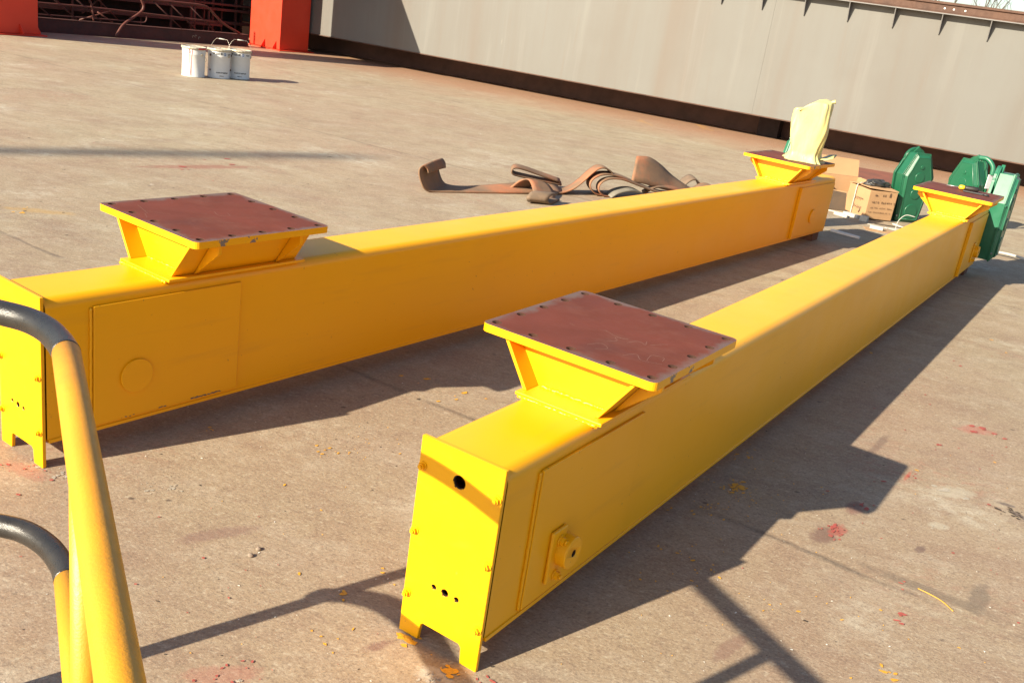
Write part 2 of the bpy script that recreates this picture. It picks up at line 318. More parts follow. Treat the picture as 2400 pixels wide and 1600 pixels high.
def box_bm(bm, x0, x1, y0, y1, z0, z1, mi=0):
    vs = [bm.verts.new((x, y, z)) for z in (z0, z1) for y in (y0, y1) for x in (x0, x1)]
    for f in ((0, 2, 3, 1), (4, 5, 7, 6), (0, 1, 5, 4), (2, 6, 7, 3), (0, 4, 6, 2), (1, 3, 7, 5)):
        fc = bm.faces.new([vs[i] for i in f]); fc.material_index = mi
    return vs

def prism_bm(bm, pts, axis, a0, a1, mi=0):
    """extrude a 2-D outline along an axis ('x': pts are (y,z), 'y': (x,z), 'z': (x,y))"""
    def P(p, a):
        return {'x': (a, p[0], p[1]), 'y': (p[0], a, p[1]), 'z': (p[0], p[1], a)}[axis]
    A = [bm.verts.new(P(p, a0)) for p in pts]; B = [bm.verts.new(P(p, a1)) for p in pts]; n = len(pts)
    fs = [bm.faces.new(A[::-1]), bm.faces.new(B)]
    for i in range(n): fs.append(bm.faces.new((A[i], A[(i + 1) % n], B[(i + 1) % n], B[i])))
    for f in fs: f.material_index = mi
    return fs

def cyl_bm(bm, c, axis, r, l0, l1, n=24, r1=None, mi=0):
    r1 = r if r1 is None else r1
    ax = {'x': Vector((1, 0, 0)), 'y': Vector((0, 1, 0)), 'z': Vector((0, 0, 1))}[axis] if isinstance(axis, str) else axis.normalized()
    u = ax.orthogonal().normalized(); v = ax.cross(u); c = Vector(c)
    A = [bm.verts.new(c + ax * l0 + r * (u * cos(2 * pi * i / n) + v * sin(2 * pi * i / n))) for i in range(n)]
    B = [bm.verts.new(c + ax * l1 + r1 * (u * cos(2 * pi * i / n) + v * sin(2 * pi * i / n))) for i in range(n)]
    bm.faces.new(A[::-1]).material_index = mi; bm.faces.new(B).material_index = mi
    for i in range(n):
        f = bm.faces.new((A[i], A[(i + 1) % n], B[(i + 1) % n], B[i])); f.material_index = mi; f.smooth = n > 8

def catmull(pts, k=6):
    P = [Vector(p) for p in pts]; P = [2 * P[0] - P[1]] + P + [2 * P[-1] - P[-2]]; out = []
    for i in range(1, len(P) - 2):
        for j in range(k):
            t = j / k; a, b, c, d = P[i - 1:i + 3]
            out.append(0.5 * ((2 * b) + (c - a) * t + (2 * a - 5 * b + 4 * c - d) * t * t + (3 * b - a - 3 * c + d) * t ** 3))
    out.append(P[-2]); return out

def tube_bm(bm, pts, r, n=12, caps=True, mi=0):
    pts = [Vector(p) for p in pts]; rings = []; up = None
    for i, p in enumerate(pts):
        t = (pts[min(i + 1, len(pts) - 1)] - pts[max(i - 1, 0)]).normalized()
        if up is None: up = t.orthogonal().normalized()
        up = (up - t * up.dot(t)).normalized(); s = t.cross(up)
        rr = r[i] if isinstance(r, (list, tuple)) else r
        rings.append([bm.verts.new(p + rr * (up * cos(2 * pi * k / n) + s * sin(2 * pi * k / n))) for k in range(n)])
    for a, b in zip(rings, rings[1:]):
        for k in range(n):
            f = bm.faces.new((a[k], a[(k + 1) % n], b[(k + 1) % n], b[k])); f.smooth = True; f.material_index = mi
    if caps:
        bm.faces.new(rings[0][::-1]).material_index = mi; bm.faces.new(rings[-1]).material_index = mi

def obj(name, bm, mats, parent=None, bevel=0.0, smooth=False, seg=2, ang=40):
    bmesh.ops.recalc_face_normals(bm, faces=bm.faces)
    if smooth:
        for f in bm.faces: f.smooth = True
    me = bpy.data.meshes.new(name); bm.to_mesh(me); bm.free()
    for m in (mats if isinstance(mats, (list, tuple)) else [mats]): me.materials.append(MAT[m] if isinstance(m, str) else m)
    o = bpy.data.objects.new(name, me); COL.objects.link(o)
    if parent: o.parent = parent
    if bevel:
        b = o.modifiers.new('bevel', 'BEVEL'); b.width = bevel; b.segments = seg; b.limit_method = 'ANGLE'; b.angle_limit = radians(ang)
        b.harden_normals = True
        for p in me.polygons: p.use_smooth = True
    return o

def thing(name, label, cat, loc=(0, 0, 0), rz=0.0, group=None):
    o = bpy.data.objects.new(name, None); COL.objects.link(o); o.location = loc; o.rotation_euler = (0, 0, rz)
    o.empty_display_size = 0.2
    return tag(o, label, cat, group)

def tag(o, label=None, cat=None, group=None, kind=None):
    if label: o['label'] = label
    if cat: o['category'] = cat
    if group: o['group'] = group
    if kind: o['kind'] = kind
    return o

def cut(o, cutter_bm, mats=None):
    """drill holes: boolean difference, applied at once"""
    bmesh.ops.recalc_face_normals(cutter_bm, faces=cutter_bm.faces)
    me = bpy.data.meshes.new('cutter'); cutter_bm.to_mesh(me); cutter_bm.free()
    if mats:
        for m in mats: me.materials.append(MAT[m])
    c = bpy.data.objects.new('cutter', me); COL.objects.link(c); c.parent = o.parent
    c.location = o.location
    md = o.modifiers.new('holes', 'BOOLEAN'); md.operation = 'DIFFERENCE'; md.object = c; md.solver = 'EXACT'
    try: md.material_mode = 'TRANSFER'
    except Exception: pass
    bpy.context.view_layer.update()
    ev = o.evaluated_get(bpy.context.evaluated_depsgraph_get()); new = bpy.data.meshes.new_from_object(ev)
    o.modifiers.clear(); old = o.data; o.data = new; new.name = old.name
    bpy.data.objects.remove(c, do_unlink=True); bpy.data.meshes.remove(me)

def new(): return bmesh.new()

# ------------------------------------------------------------------ ground
bm = new(); v = [bm.verts.new(p) for p in ((-400, -60, 0), (400, -60, 0), (400, 700, 0), (-400, 700, 0))]; bm.faces.new(v)
tag(obj('ground', bm, 'ground'), kind='structure')

# ------------------------------------------------------------------ grey crane girder lying along the back
G_ROT = math.atan2(GIR_E.y, GIR_E.x)       # local x along the girder, local -y towards the camera
gir = thing('crane_girder', 'long grey steel crane girder with a rusty rail on top across the yard', 'girder',
            tuple(GIR_WP), G_ROT)
ZB, ZT, DEP = 0.36, 2.15, 0.95
for i, (x0, x1) in enumerate(((-9.0, 3.4555), (3.4575, 12.0))):
    bm = new(); box_bm(bm, x0, x1, 0.0, 0.012, ZB, ZT); obj('web_plate', bm, 'wall', gir)
bm = new(); box_bm(bm, -9, 12, 0.96, 0.98, 0.0, ZB - 0.02); obj('shade_sheet', bm, 'gap_shade', gir)  # added dark sheet, shuts out sky light and darkens the gap below
bm = new(); box_bm(bm, -9, 12, DEP, DEP + 0.012, ZB, ZT); obj('rear_web_plate', bm, 'wall', gir)
bm = new(); box_bm(bm, -9, 12, -0.145, DEP + 0.10, ZT, ZT + 0.014); obj('top_flange', bm, 'bracket', gir, 0.002)
bm = new(); box_bm(bm, -9, 12, -0.02, DEP + 0.03, ZB - 0.016, ZB); obj('bottom_flange', bm, 'railrust', gir, 0.002)
bm = new()
prof = [(-0.055, 0), (0.055, 0), (0.055, 0.012), (0.010, 0.026), (0.010, 0.105), (0.034, 0.118), (0.034, 0.15), (-0.034, 0.15), (-0.034, 0.118), (-0.010, 0.105), (-0.010, 0.026), (-0.055, 0.012)]
prism_bm(bm, [(p[0] - 0.06, p[1] + ZT + 0.014) for p in prof], 'x', -9, 12)
rl = obj('crane_rail', bm, 'railrust', gir, 0.003)
for ex in (5.80, 5.92, 6.07):
    bm = new(); cyl_bm(bm, (ex, -0.0705, ZT + 0.078), 'y', 0.012, -0.006, 0.0, 12)
    b = obj('rail_hole_plug', bm, 'paper', gir)
br_me = None
for k in range(-12, 16):
    e = 2.00 + 0.634 * k
    if br_me is None:
        bm = new(); prism_bm(bm, [(-0.136, ZT - 0.002), (-0.002, ZT - 0.002), (-0.002, ZT - 0.265), (-0.024, ZT - 0.265)], 'x', -0.006, 0.006)
        o = obj('bracket', bm, 'bracket', gir); br_me = o.data; o.location.x = e
    else:
        o = bpy.data.objects.new('bracket', br_me); COL.objects.link(o); o.parent = gir; o.location.x = e
for e, dd, lab in ((-6.4, 0.80, 'left'), (3.62, 0.80, 'middle'), (9.3, 0.80, 'right')):
    p = GIR_WP + GIR_E * e - GIR_N * dd
    bm = new(); box_bm(bm, -0.17, 0.17, -0.14, 0.14, 0, ZB - 0.018)
    o = obj('timber_block', bm, 'dark', None, 0.006); o.location = p; o.rotation_euler.z = G_ROT
    tag(o, {'left': 'dark timber block under the girder behind the red column', 'middle': 'dark timber block under the girder behind the wrapped yellow bag',
            'right': 'dark timber block under the right end of the girder'}[lab], 'timber block', 'timber blocks under the girder')

# ------------------------------------------------------------------ two red columns
def column(name, label, foot, h, gus):
    o = thing(name, label, 'column', (foot[0][0], foot[0][1], 0), 0, 'red steel columns')
    c0 = Vector((foot[0][0], foot[0][1])); pts = [(Vector(p) - c0) for p in foot]
    ctr = sum(pts, Vector((0, 0))) / len(pts)
    bm = new(); prism_bm(bm, [tuple(p) for p in pts], 'z', 0.02, h); obj('shaft', bm, 'orange', o, 0.006)
    bm = new(); prism_bm(bm, [tuple(ctr + (p - ctr) * 1.22) for p in pts], 'z', 0.0, 0.018); obj('foot_plate', bm, 'orange', o, 0.003)
    for a, b, t0, t1 in gus:           # thin triangular gussets standing off the shaft corners / faces
        pa, pb = pts[a], pts[b]; d = (pb - pa).normalized(); p = pa + d * t0; nrm = Vector((d.y, -d.x))
        if nrm.dot(ctr - p) > 0: nrm = -nrm
        bm = new(); A = [(p, 0.019), (p + nrm * 0.085, 0.019), (p + nrm * 0.08, 0.05), (p + nrm * 0.012, 0.155), (p, 0.155)]
        for s in (-0.006, 0.006): [bm.verts.new((q.x + d.x * s, q.y + d.y * s, z)) for q, z in A]
        bm.verts.ensure_lookup_table(); n = len(A)
        bm.faces.new(bm.verts[:n]); bm.faces.new(bm.verts[n:])
        for i in range(n): bm.faces.new((bm.verts[i], bm.verts[(i + 1) % n], bm.verts[n + (i + 1) % n], bm.verts[n + i]))
        obj('gusset', bm, 'orange', o)
    return o
cr = column('red_column', 'bright orange red steel column right of the maroon steel frames, behind the paint cans',
            [(-5.05, 18.45), (-4.66, 19.02), (-5.30, 19.33), (-5.76, 18.94)], 3.4, [(0, 3, 0.1, 0), (0, 3, 0.42, 0), (3, 2, 0.05, 0)])
cl = column('red_column', 'dark red shaded steel column at the far left, only its lower side in view',
            [(-7.95, 13.95), (-7.60, 14.68), (-8.30, 15.02), (-8.65, 14.29)], 3.4, [(1, 2, 0.06, 0), (1, 0, 0.3, 0)])
# unseen plate added by the right column to throw slanted shade on the girder
def wpt(e, z): return GIR_WP + GIR_E * e + Vector((0, 0, z)) - SD * (2.0 / abs(SD.dot(GIR_N)))
cpts = [wpt(-4.62, 0.30), wpt(-2.60, 0.30), wpt(-3.50, 1.80), wpt(-4.62, 1.80)]
bm = new(); loc0 = Vector(cr.location)
for s in (0, 0.02): [bm.verts.new(p - loc0 - GIR_N * s) for p in cpts]
bm.verts.ensure_lookup_table(); bm.faces.new(bm.verts[:4]); bm.faces.new(bm.verts[4:])
for i in range(4): bm.faces.new((bm.verts[i], bm.verts[(i + 1) % 4], bm.verts[4 + (i + 1) % 4], bm.verts[4 + i]))
obj('side_plate', bm, 'orange', cr)  # added shadow caster out of view, not a part of the column
bm = new(); a = cpts[3] - loc0 + Vector((0.1, 0, -0.1)); tube_bm(bm, [a, Vector((-0.1, 0.3, 3.2))], 0.05, 8); obj('shade_plate_arm', bm, 'orange', cr)  # arm added to carry the unseen plate

# ------------------------------------------------------------------ maroon steel stack between the columns
SP0 = Vector((-7.861, 15.384, 0)); SE = Vector((0.61, 0.792, 0)).normalized(); S_ROT = math.atan2(SE.y, SE.x)
st = thing('maroon_beam', 'low maroon primed steel beam lying on the ground in front of the railing frames', 'steel beam', tuple(SP0), S_ROT)
bm = new(); box_bm(bm, -1.2, 3.72, 0.0, 0.014, 0.012, 0.195); obj('beam_web', bm, 'maroon', st, 0.002)
bm = new(); box_bm(bm, -1.2, 3.72, -0.03, 0.16, 0.0, 0.012); obj('bottom_flange', bm, 'maroon', st, 0.002)
bm = new(); box_bm(bm, -1.2, 3.72, -0.01, 0.16, 0.195, 0.207); obj('top_flange', bm, 'maroon', st, 0.002)
bm = new()
for i, (x, z) in enumerate(((2.58, 0.10), (2.63, 0.11), (2.70, 0.085))):
    pts = [(x + 0.018 * cos(t), -0.002, z + 0.022 * sin(t)) for t in [0.2 + j * 0.8 for j in range(6)]]
    tube_bm(bm, pts, 0.004, 5)
obj('chalk_mark', bm, 'mortar', st)
fr = thing('railing_frame', 'maroon welded tube railing frame with slanted balusters resting on the maroon beam', 'railing frame', tuple(SP0 + Vector((0, 0, 0.207))), S_ROT)
def ft(name, pts, r, par=fr, mat='maroon2', n=8, k=4):
    bm = new(); pts = [(p[0], p[2] if len(p) > 2 else 0.06, p[1] - 0.207) for p in pts]
    tube_bm(bm, catmull(pts, k) if len(pts) > 2 else pts, r, n); return obj(name, bm, mat, par)
ft('top_rail', [(-1.0, .66), (0.5, .645), (1.6, .637), (2.44, .638), (2.80, .628), (2.94, .57), (3.2, .37), (3.56, .215)], 0.021)
ft('middle_rail', [(-1.0, .43), (-0.04, .42), (0.7, .425), (1.79, .405), (3.05, .375)], 0.016)
ft('lower_rail', [(-1.0, .24), (1.18, .262), (1.62, .257), (1.72, .29), (1.735, .40)], 0.011, mat='maroon')
for a in (-0.4, 0.0, 0.4, 1.84, 2.13, 2.50): ft('baluster', [(a, .62), (a + 0.55, .215)], 0.010, mat='maroon')
ft('brace', [(0.60, .215, .1), (1.20, .42, .1)], 0.012); ft('brace', [(0.90, .36, .1), (1.16, .215, .1)], 0.012)
pp = thing('bent_pipe', 'curved maroon pipe with a hooked top leaning against the railing frame', 'pipe', tuple(SP0), S_ROT)
bm = new(); tube_bm(bm, catmull([(1.50, -0.05, .80), (1.575, -0.05, .62), (1.61, -0.05, .52), (1.54, -0.06, .418), (1.23, -0.12, .224), (1.05, -0.19, .025)], 6), 0.022, 10); obj('pipe_body', bm, 'maroon2', pp)
bm = new(); tube_bm(bm, catmull([(0.66, 0.02, .78), (0.70, 0.02, .60), (0.76, 0.02, .45), (0.80, 0.03, .22)], 6), 0.016, 8)
o = obj('short_pipe', bm, 'maroon2'); o.location = SP0; o.rotation_euler.z = S_ROT
tag(o, 'short upright bent maroon pipe beside the left column, behind the railing frame', 'pipe')
# frames further back in the shade
bk = thing('steel_frame_pile', 'dark maroon pile of welded steel frames standing behind the railing frame', 'steel frames', tuple(SP0 + SE * 0 + Vector((-SE.y, SE.x, 0)) * 0.9), S_ROT)
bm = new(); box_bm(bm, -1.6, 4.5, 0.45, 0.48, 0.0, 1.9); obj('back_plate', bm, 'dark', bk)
for z in (0.28, 0.52, 0.62, 0.86, 1.1, 1.35):
    bm = new(); box_bm(bm, -1.6, 4.45, random.uniform(0, .30), random.uniform(.35, .42), z, z + random.uniform(.03, .07)); obj('shelf_bar', bm, 'maroon', bk)
for x in (-1.3, -0.8, 0.1, 0.9, 1.5, 2.2, 2.75, 3.1, 3.4, 3.62, 3.85, 4.1, 4.3):
    bm = new(); w = random.uniform(.02, .05); y = random.uniform(0, .3); box_bm(bm, x, x + w, y, y + .04, 0, 1.9); obj('upright', bm, 'maroon', bk)
for x in (-0.9, 1.1):
    bm = new(); tube_bm(bm, [(x, 0.1, 0.25), (x + 0.75, 0.1, 0.9)], 0.018, 6); obj('diagonal', bm, 'maroon', bk)
for x in (0.2, 1.0):
    bm = new(); tube_bm(bm, [(x + .7, 0.03, 0.2), (x, 0.03, 0.8)], 0.013, 6); obj('diagonal', bm, 'maroon', bk)
bm = new(); box_bm(bm, 3.02, 3.7, -0.1, 0.0, 0.25, 0.29); box_bm(bm, 3.1, 3.13, -0.1, -0.06, 0.0, 0.8); box_bm(bm, 3.4, 3.42, -0.1, -0.06, 0.0, 0.5); obj('end_frame', bm, 'maroon', bk)

# ------------------------------------------------------------------ the two yellow end carriages
BW, BZ0, BZ1, BL = 0.118, 0.0775, 0.524, 6.60
def body_profile():
    p = [(BW, BZ0 + 0.012)]
    r = 0.032
    for i in range(7):
        a = pi / 2 * i / 6; p.append((BW - r + r * cos(a), BZ1 - r + r * sin(a)))
    for i in range(7):
        a = pi / 2 + pi / 2 * i / 6; p.append((-BW + r + r * cos(a), BZ1 - r + r * sin(a)))
    p.append((-BW, BZ0 + 0.012)); return p

def hexbolt(c, axis, r, l, parent, mat='yellow'):
    bm = new(); cyl_bm(bm, (0, 0, 0), axis, r * 1.35, 0, l * 0.25, 14); cyl_bm(bm, (0, 0, 0), axis, r, l * 0.25, l, 6); cyl_bm(bm, (0, 0, 0), axis, r * 0.55, l, l * 1.5, 10)
    o = obj('bolt', bm, mat, parent); o.location = c; o.rotation_euler.z = 0
    return o

def pedestal(root, s):
    z = BZ1
    bm = new(); box_bm(bm, -0.1325, 0.1325, -0.277, 0.277, -0.004, 0.0065)
    base = obj('pedestal_base', bm, 'yellow', root, 0.003); base.location = (0.0, s, z + 0.002)
    zt = 0.134
    for sg in (-1, 1):          # flared side plates
        bm = new(); t = 0.012
        A = [(sg * 0.116, 0.0066), (sg * (0.116 - t), 0.0066), (sg * (0.205 - t), zt), (sg * 0.205, zt)]
        # trapezium in side view as well: longer at the foot than at the head
        vs = []
        for y0, y1 in ((-1, 1),):
            for y in (y0, y1):
                for (x, zz) in A: vs.append(bm.verts.new((x - 0.008, y * (0.252 if zz < 0.05 else 0.245), zz)))
        for f in ((0, 1, 2, 3), (4, 5, 6, 7), (0, 1, 5, 4), (1, 2, 6, 5), (2, 3, 7, 6), (3, 0, 4, 7)): bm.faces.new([vs[i] for i in f])
        obj('side_plate', bm, 'yellow', base, 0.002)
        for y in (-0.165, 0.165):      # outer gussets with a clipped corner
            bm = new(); g = [(sg * 0.119, 0.0068), (sg * 0.126, 0.0068), (sg * 0.238, 0.100), (sg * 0.238, zt), (sg * 0.207, zt)]
            prism_bm(bm, [(x - 0.008, q) for x, q in g], 'y', y - 0.006, y + 0.006); obj('gusset', bm, 'yellow', base, 0.001)
    for y in (-0.185, 0.185):          # recessed end webs
        bm = new(); g = [(-0.104, 0.0066), (0.104, 0.0066), (0.192, zt), (-0.192, zt)]
        prism_bm(bm, [(x - 0.008, q) for x, q in g], 'y', y - 0.006, y + 0.006); obj('end_web', bm, 'yellow', base)
    # lumpy weld bead along the front foot of the web
    bm = new(); pts = [(-0.105 + 0.21 * i / 40, -0.194 + random.uniform(-.002, .002), 0.0085 + random.uniform(-.0015, .0015)) for i in range(41)]
    tube_bm(bm, pts, [0.0055 + random.uniform(-.0018, .0018) for _ in pts], 6); obj('weld_bead', bm, 'yellow', base)
    bm = new(); pts = [(-0.12 + 0.24 * i / 50, -0.279 + random.uniform(-.002, .002), -0.004 + random.uniform(-.0015, .0015)) for i in range(51)]
    tube_bm(bm, pts, [0.006 + random.uniform(-.002, .002) for _ in pts], 6); obj('weld_bead', bm, 'yellow', base)
    # flange plate with sixteen drilled holes
    bm = new(); hx, hy, r = 0.2605, 0.271, 0.02; out = []
    for (cx, cy, a0) in ((hx - r, hy - r, 0), (-hx + r, hy - r, pi / 2), (-hx + r, -hy + r, pi), (hx - r, -hy + r, 3 * pi / 2)):
        for i in range(6): a = a0 + pi / 2 * i / 5; out.append((cx + r * cos(a) - 0.01, cy + r * sin(a)))
    fs = prism_bm(bm, out, 'z', 0.0, 0.022)
    fs[1].material_index = 1
    fl = obj('flange_plate', bm, ['yellow_chip', 'primer', 'bore'], root); fl.location = (0, s, z + 0.136)
    c = new()
    for i in range(5):
        for j in range(5):
            if i in (0, 4) or j in (0, 4): cyl_bm(c, (-0.245 + 0.1172 * i, -0.236 + 0.119 * j, 0), 'z', 0.0132, -0.02, 0.05, 20, mi=2)
    for f in c.faces: f.material_index = 2
    cut(fl, c, ['yellow_chip', 'primer', 'bore'])
    # rub marks around holes, scribed strokes
    fl.parent = base; fl.location = (0, 0, 0.134)
    return base, fl

def scribble(fl, strokes):
    bm = new()
    for st_ in strokes:
        pts = catmull([(x, y, 0.0226) for x, y in st_], 5)
        for a, b in zip(pts, pts[1:]):
            d = (b - a); n = Vector((-d.y, d.x, 0)).normalized() * 0.00035
            bm.faces.new([bm.verts.new(q) for q in (a - n, b - n, b + n, a + n)])
    tag(obj('scribed_mark', bm, 'scribe', fl), kind='stuff')

def carriage(name, label, x, y, yaw, holes, hub):
    root = thing(name, label, 'crane carriage', (x, y, 0), -yaw, 'yellow crane end carriages')
    bm = new(); prism = body_profile(); n = len(prism); ys = [0.016, 0.5, 1.2, 2.4, 3.6, 4.8, 5.8, BL]
    rows = [[bm.verts.new((px, yy, pz)) for px, pz in prism] for yy in ys]
    for a, b in zip(rows, rows[1:]):
        for i in range(n):
            f = bm.faces.new((a[i], a[(i + 1) % n], b[(i + 1) % n], b[i])); f.smooth = 0 < i < n - 1
    bm.faces.new(rows[-1])
    body = obj('box_beam', bm, 'yellow', root)
    body.data.set_sharp_from_angle(angle=radians(35))
    bm = new(); box_bm(bm, -BW - 0.004, BW + 0.004, 0.02, BL, BZ0, BZ0 + 0.012); obj('bottom_plate', bm, 'yellow', root, 0.002)
    # drilled end plate on two feet
    w = 0.1185
    out = [(-w, 0), (-0.060, 0), (-0.056, 0.044), (-0.050, 0.050), (0.060, 0.050), (0.066, 0.044), (0.070, 0), (w, 0), (w, 0.533), (-w, 0.533)]
    bm = new(); prism_bm(bm, out, 'y', 0.0, 0.012); ep = obj('end_plate', bm, ['yellow', 'bore'], root)
    c = new()
    for (hx, hz, hr) in holes: cyl_bm(c, (hx, 0, hz), 'y', hr, -0.03, 0.03, 20)
    for f in c.faces: f.material_index = 1
    cut(ep, c, ['yellow', 'bore'])
    bv = ep.modifiers.new('bevel', 'BEVEL'); bv.width = 0.0015; bv.segments = 1; bv.limit_method = 'ANGLE'; bv.angle_limit = radians(60)
    for tx in (-1, 1):
        for bz in (0.458, 0.287, 0.113):
            b = hexbolt((tx * 0.1065, 0, bz), Vector((0, -1, 0)), 0.0085, 0.010, ep)
            b.rotation_euler = (random.uniform(-.05, .05), random.uniform(0, 1), 0)
    # web doubler plates, near and far
    for sx in (-1, 1):
        bm = new(); box_bm(bm, sx * BW, sx * (BW + 0.009), 0.158, 0.69, 0.099, 0.484); nearp = obj('web_doubler', bm, 'yellow', root, 0.003)
        bm = new(); pts = [(sx * (BW + 0.003), 0.152 + random.uniform(-.001, .001), 0.1 + 0.38 * i / 40) for i in range(41)]; tube_bm(bm, pts, 0.0045, 6); obj('weld_bead', bm, 'yellow', root)
        bm = new(); box_bm(bm, sx * BW, sx * (BW + 0.009), 5.86, BL - 0.01, 0.095, 0.482); farp = obj('web_doubler', bm, 'yellow', root, 0.003)
        bm = new(); box_bm(bm, sx * (BW), sx * (BW + 0.022), 5.825, 5.858, 0.092, 0.486); obj('edge_bar', bm, 'yellow', root, 0.004)
        if hub == 'keeper':
            q = BW + 0.009
            for s0, par in ((0.28, nearp), (6.31, farp)):
                bm = new(); box_bm(bm, sx * q, sx * (q + 0.011), s0 - 0.036, s0 + 0.034, 0.135, 0.285); k = obj('keeper_plate', bm, 'yellow', par, 0.006, seg=3)
                bm = new(); cyl_bm(bm, (sx * (q), s0 + 0.030, 0.215), Vector((sx, 0, 0)), 0.044, 0.0, 0.040, 40)
                pin = obj('axle_end', bm, ['yellow', 'bore'], par, 0.004)
                c = new(); cyl_bm(c, (sx * (q + 0.04), s0 + 0.030, 0.215), Vector((sx, 0, 0)), 0.010, -0.02, 0.02, 14)
                for f in c.faces: f.material_index = 1
                cut(pin, c, ['yellow', 'bore'])
                for bz in (0.252, 0.152): hexbolt((sx * (q + 0.011), s0 + 0.002, bz), Vector((sx, 0, 0)), 0.0115, 0.014, par)
        else:
            q = BW + 0.009
            bm = new(); cyl_bm(bm, (sx * q, 0.30, 0.236), Vector((sx, 0, 0)), 0.055, 0.0, 0.008, 48); obj('axle_plug', bm, 'yellow', nearp, 0.002)
            bm = new(); cyl_bm(bm, (sx * q, 6.21, 0.236), Vector((sx, 0, 0)), 0.055, 0.0, 0.012, 48); obj('axle_plug', bm, 'yellow', farp, 0.002)
    bm = new(); pts = [(BW - 0.004, 1.15 + 4.6 * i / 5, 0.496) for i in range(2)]
    bm.free()
    bm = new(); box_bm(bm, -0.10, 0.10, 6.44, 6.575, 0.0, BZ0); obj('far_foot', bm, 'rust_steel', root, 0.003)
    b1, f1 = pedestal(root, 0.681); b2, f2 = pedestal(root, BL - 0.776)
    return root, f1, f2

rc, rf1, rf2 = carriage('crane_carriage', 'yellow crane end carriage nearest the camera, its drilled end plate standing on two feet',
    -0.0703, 1.9689, 0.5478, [(0.0, 0.457, 0.0165), (-0.031, 0.1635, 0.0062), (0.002, 0.163, 0.0095), (0.037, 0.162, 0.0062)], 'keeper')
lc, lf1, lf2 = carriage('crane_carriage', 'yellow crane end carriage with a round plug on its side, left behind the railing',
    -1.4183, 2.5958, 0.5981, [(0.0, 0.457, 0.0165), (-0.047, 0.161, 0.0055), (-0.015, 0.159, 0.0085), (0.017, 0.158, 0.0055)], 'plug')
scribble(rf1, [[(0.02, -0.10), (0.035, -0.07), (0.02, -0.05), (0.05, -0.03)], [(0.06, -0.06), (0.075, -0.02), (0.10, -0.03), (0.09, 0.0)], [(0.11, -0.02), (0.13, 0.02), (0.14, 0.03)],
               [(-0.0, -0.17), (0.02, -0.13), (0.05, -0.15), (0.03, -0.18)], [(0.10, -0.16), (0.12, -0.12), (0.15, -0.15), (0.20, -0.13)], [(0.16, -0.14), (0.15, -0.09), (0.18, -0.08), (0.19, -0.11)],
               [(-0.12, -0.06), (-0.10, -0.065)], [(-0.03, -0.02), (0.02, -0.04), (0.05, -0.035)]])
scribble(lf1, [[(-0.20, -0.17), (-0.15, -0.185), (-0.10, -0.2)], [(-0.13, -0.19), (-0.08, -0.15), (-0.06, -0.14)], [(-0.10, -0.21), (-0.05, -0.235)], [(-0.05, 0.02), (0.0, 0.0), (0.02, 0.03), (-0.02, 0.05)],
               [(0.08, -0.05), (0.10, -0.02), (0.12, -0.0)], [(0.16, -0.25), (0.2, -0.23), (0.24, -0.22)], [(0.12, -0.25), (0.2, -0.262)]])

def chips(par, spec, seed):
    rg = random.Random(seed); bm = new()
    for (s0, s1, z0, z1, n, sz) in spec:
        for _ in range(n):
            t = rg.random(); y = s0 + (s1 - s0) * t; z = z0 + (z1 - z0) * t + rg.uniform(-.002, .002); vs = []
            for i in range(10):
                a = 2 * pi * i / 10; r = sz * rg.uniform(.6, 1.2); vs.append(bm.verts.new((BW + 0.0096 + rg.random() * .0002, y + 1.9 * r * cos(a), z + r * .7 * sin(a))))
            bm.faces.new(vs)
    tag(obj('paint_chip', bm, 'chip', par), kind='stuff')
near_l = [o for o in lc.children if o.name.startswith('web_doubler') and max(v.co.x for v in o.data.vertices) > 0 and min(v.co.y for v in o.data.vertices) < 1][0]
chips(near_l, [(0.50, 0.62, .1045, .104, 40, .0030), (0.38, 0.41, .103, .103, 5, .003), (0.26, 0.30, .102, .102, 4, .0022)], 4)
near_r = [o for o in rc.children if o.name.startswith('web_doubler') and max(v.co.x for v in o.data.vertices) > 0 and min(v.co.y for v in o.data.vertices) < 1][0]
chips(near_r, [(0.30, 0.34, .145, .165, 3, .003)], 5)

# ------------------------------------------------------------------ railing in the foreground
ra = thing('tube_railing', 'yellow tube railing with black bends at the left edge, closest to the camera', 'railing', (-0.48, 1.023, 0))
ro = Vector((-0.48, 1.023, 0))
RR = 0.0212
def rail(z, bend, tape):
    pts = [Vector((x, y, z)) for x, y in bend]; sm = catmull(pts, 8)
    line = [Vector((-0.60, 1.238, z)), Vector((-0.48, 1.023, z)), Vector((-0.30, 0.70, z)), Vector((-0.1, 0.342, z)), Vector((0.03, 0.109, z))]
    bm = new(); tube_bm(bm, [p - ro for p in [sm[-1]] + line], RR, 28); obj('rail_tube', bm, 'rail_yellow', ra)
    bm = new(); tube_bm(bm, [p - ro for p in sm], RR * 1.015, 28); obj('black_bend', bm, 'black', ra)
rail(0.885, [(-1.02, 1.535), (-0.92, 1.522), (-0.851, 1.510), (-0.80, 1.496), (-0.752, 1.465), (-0.712, 1.424), (-0.682, 1.385)], 0)
rail(0.43, [(-1.02, 1.56), (-0.95, 1.572), (-0.90, 1.575), (-0.85, 1.565), (-0.792, 1.531), (-0.742, 1.482), (-0.713, 1.441)], 0)
for i, (x, y) in enumerate(((-1.02, 1.535), (-0.48, 1.023), (0.03, 0.109))):
    bm = new(); tube_bm(bm, [Vector((x, y, 0)) - ro, Vector((x, y, 0.885)) - ro], RR * 0.97, 24); obj('post', bm, 'rail_yellow', ra)

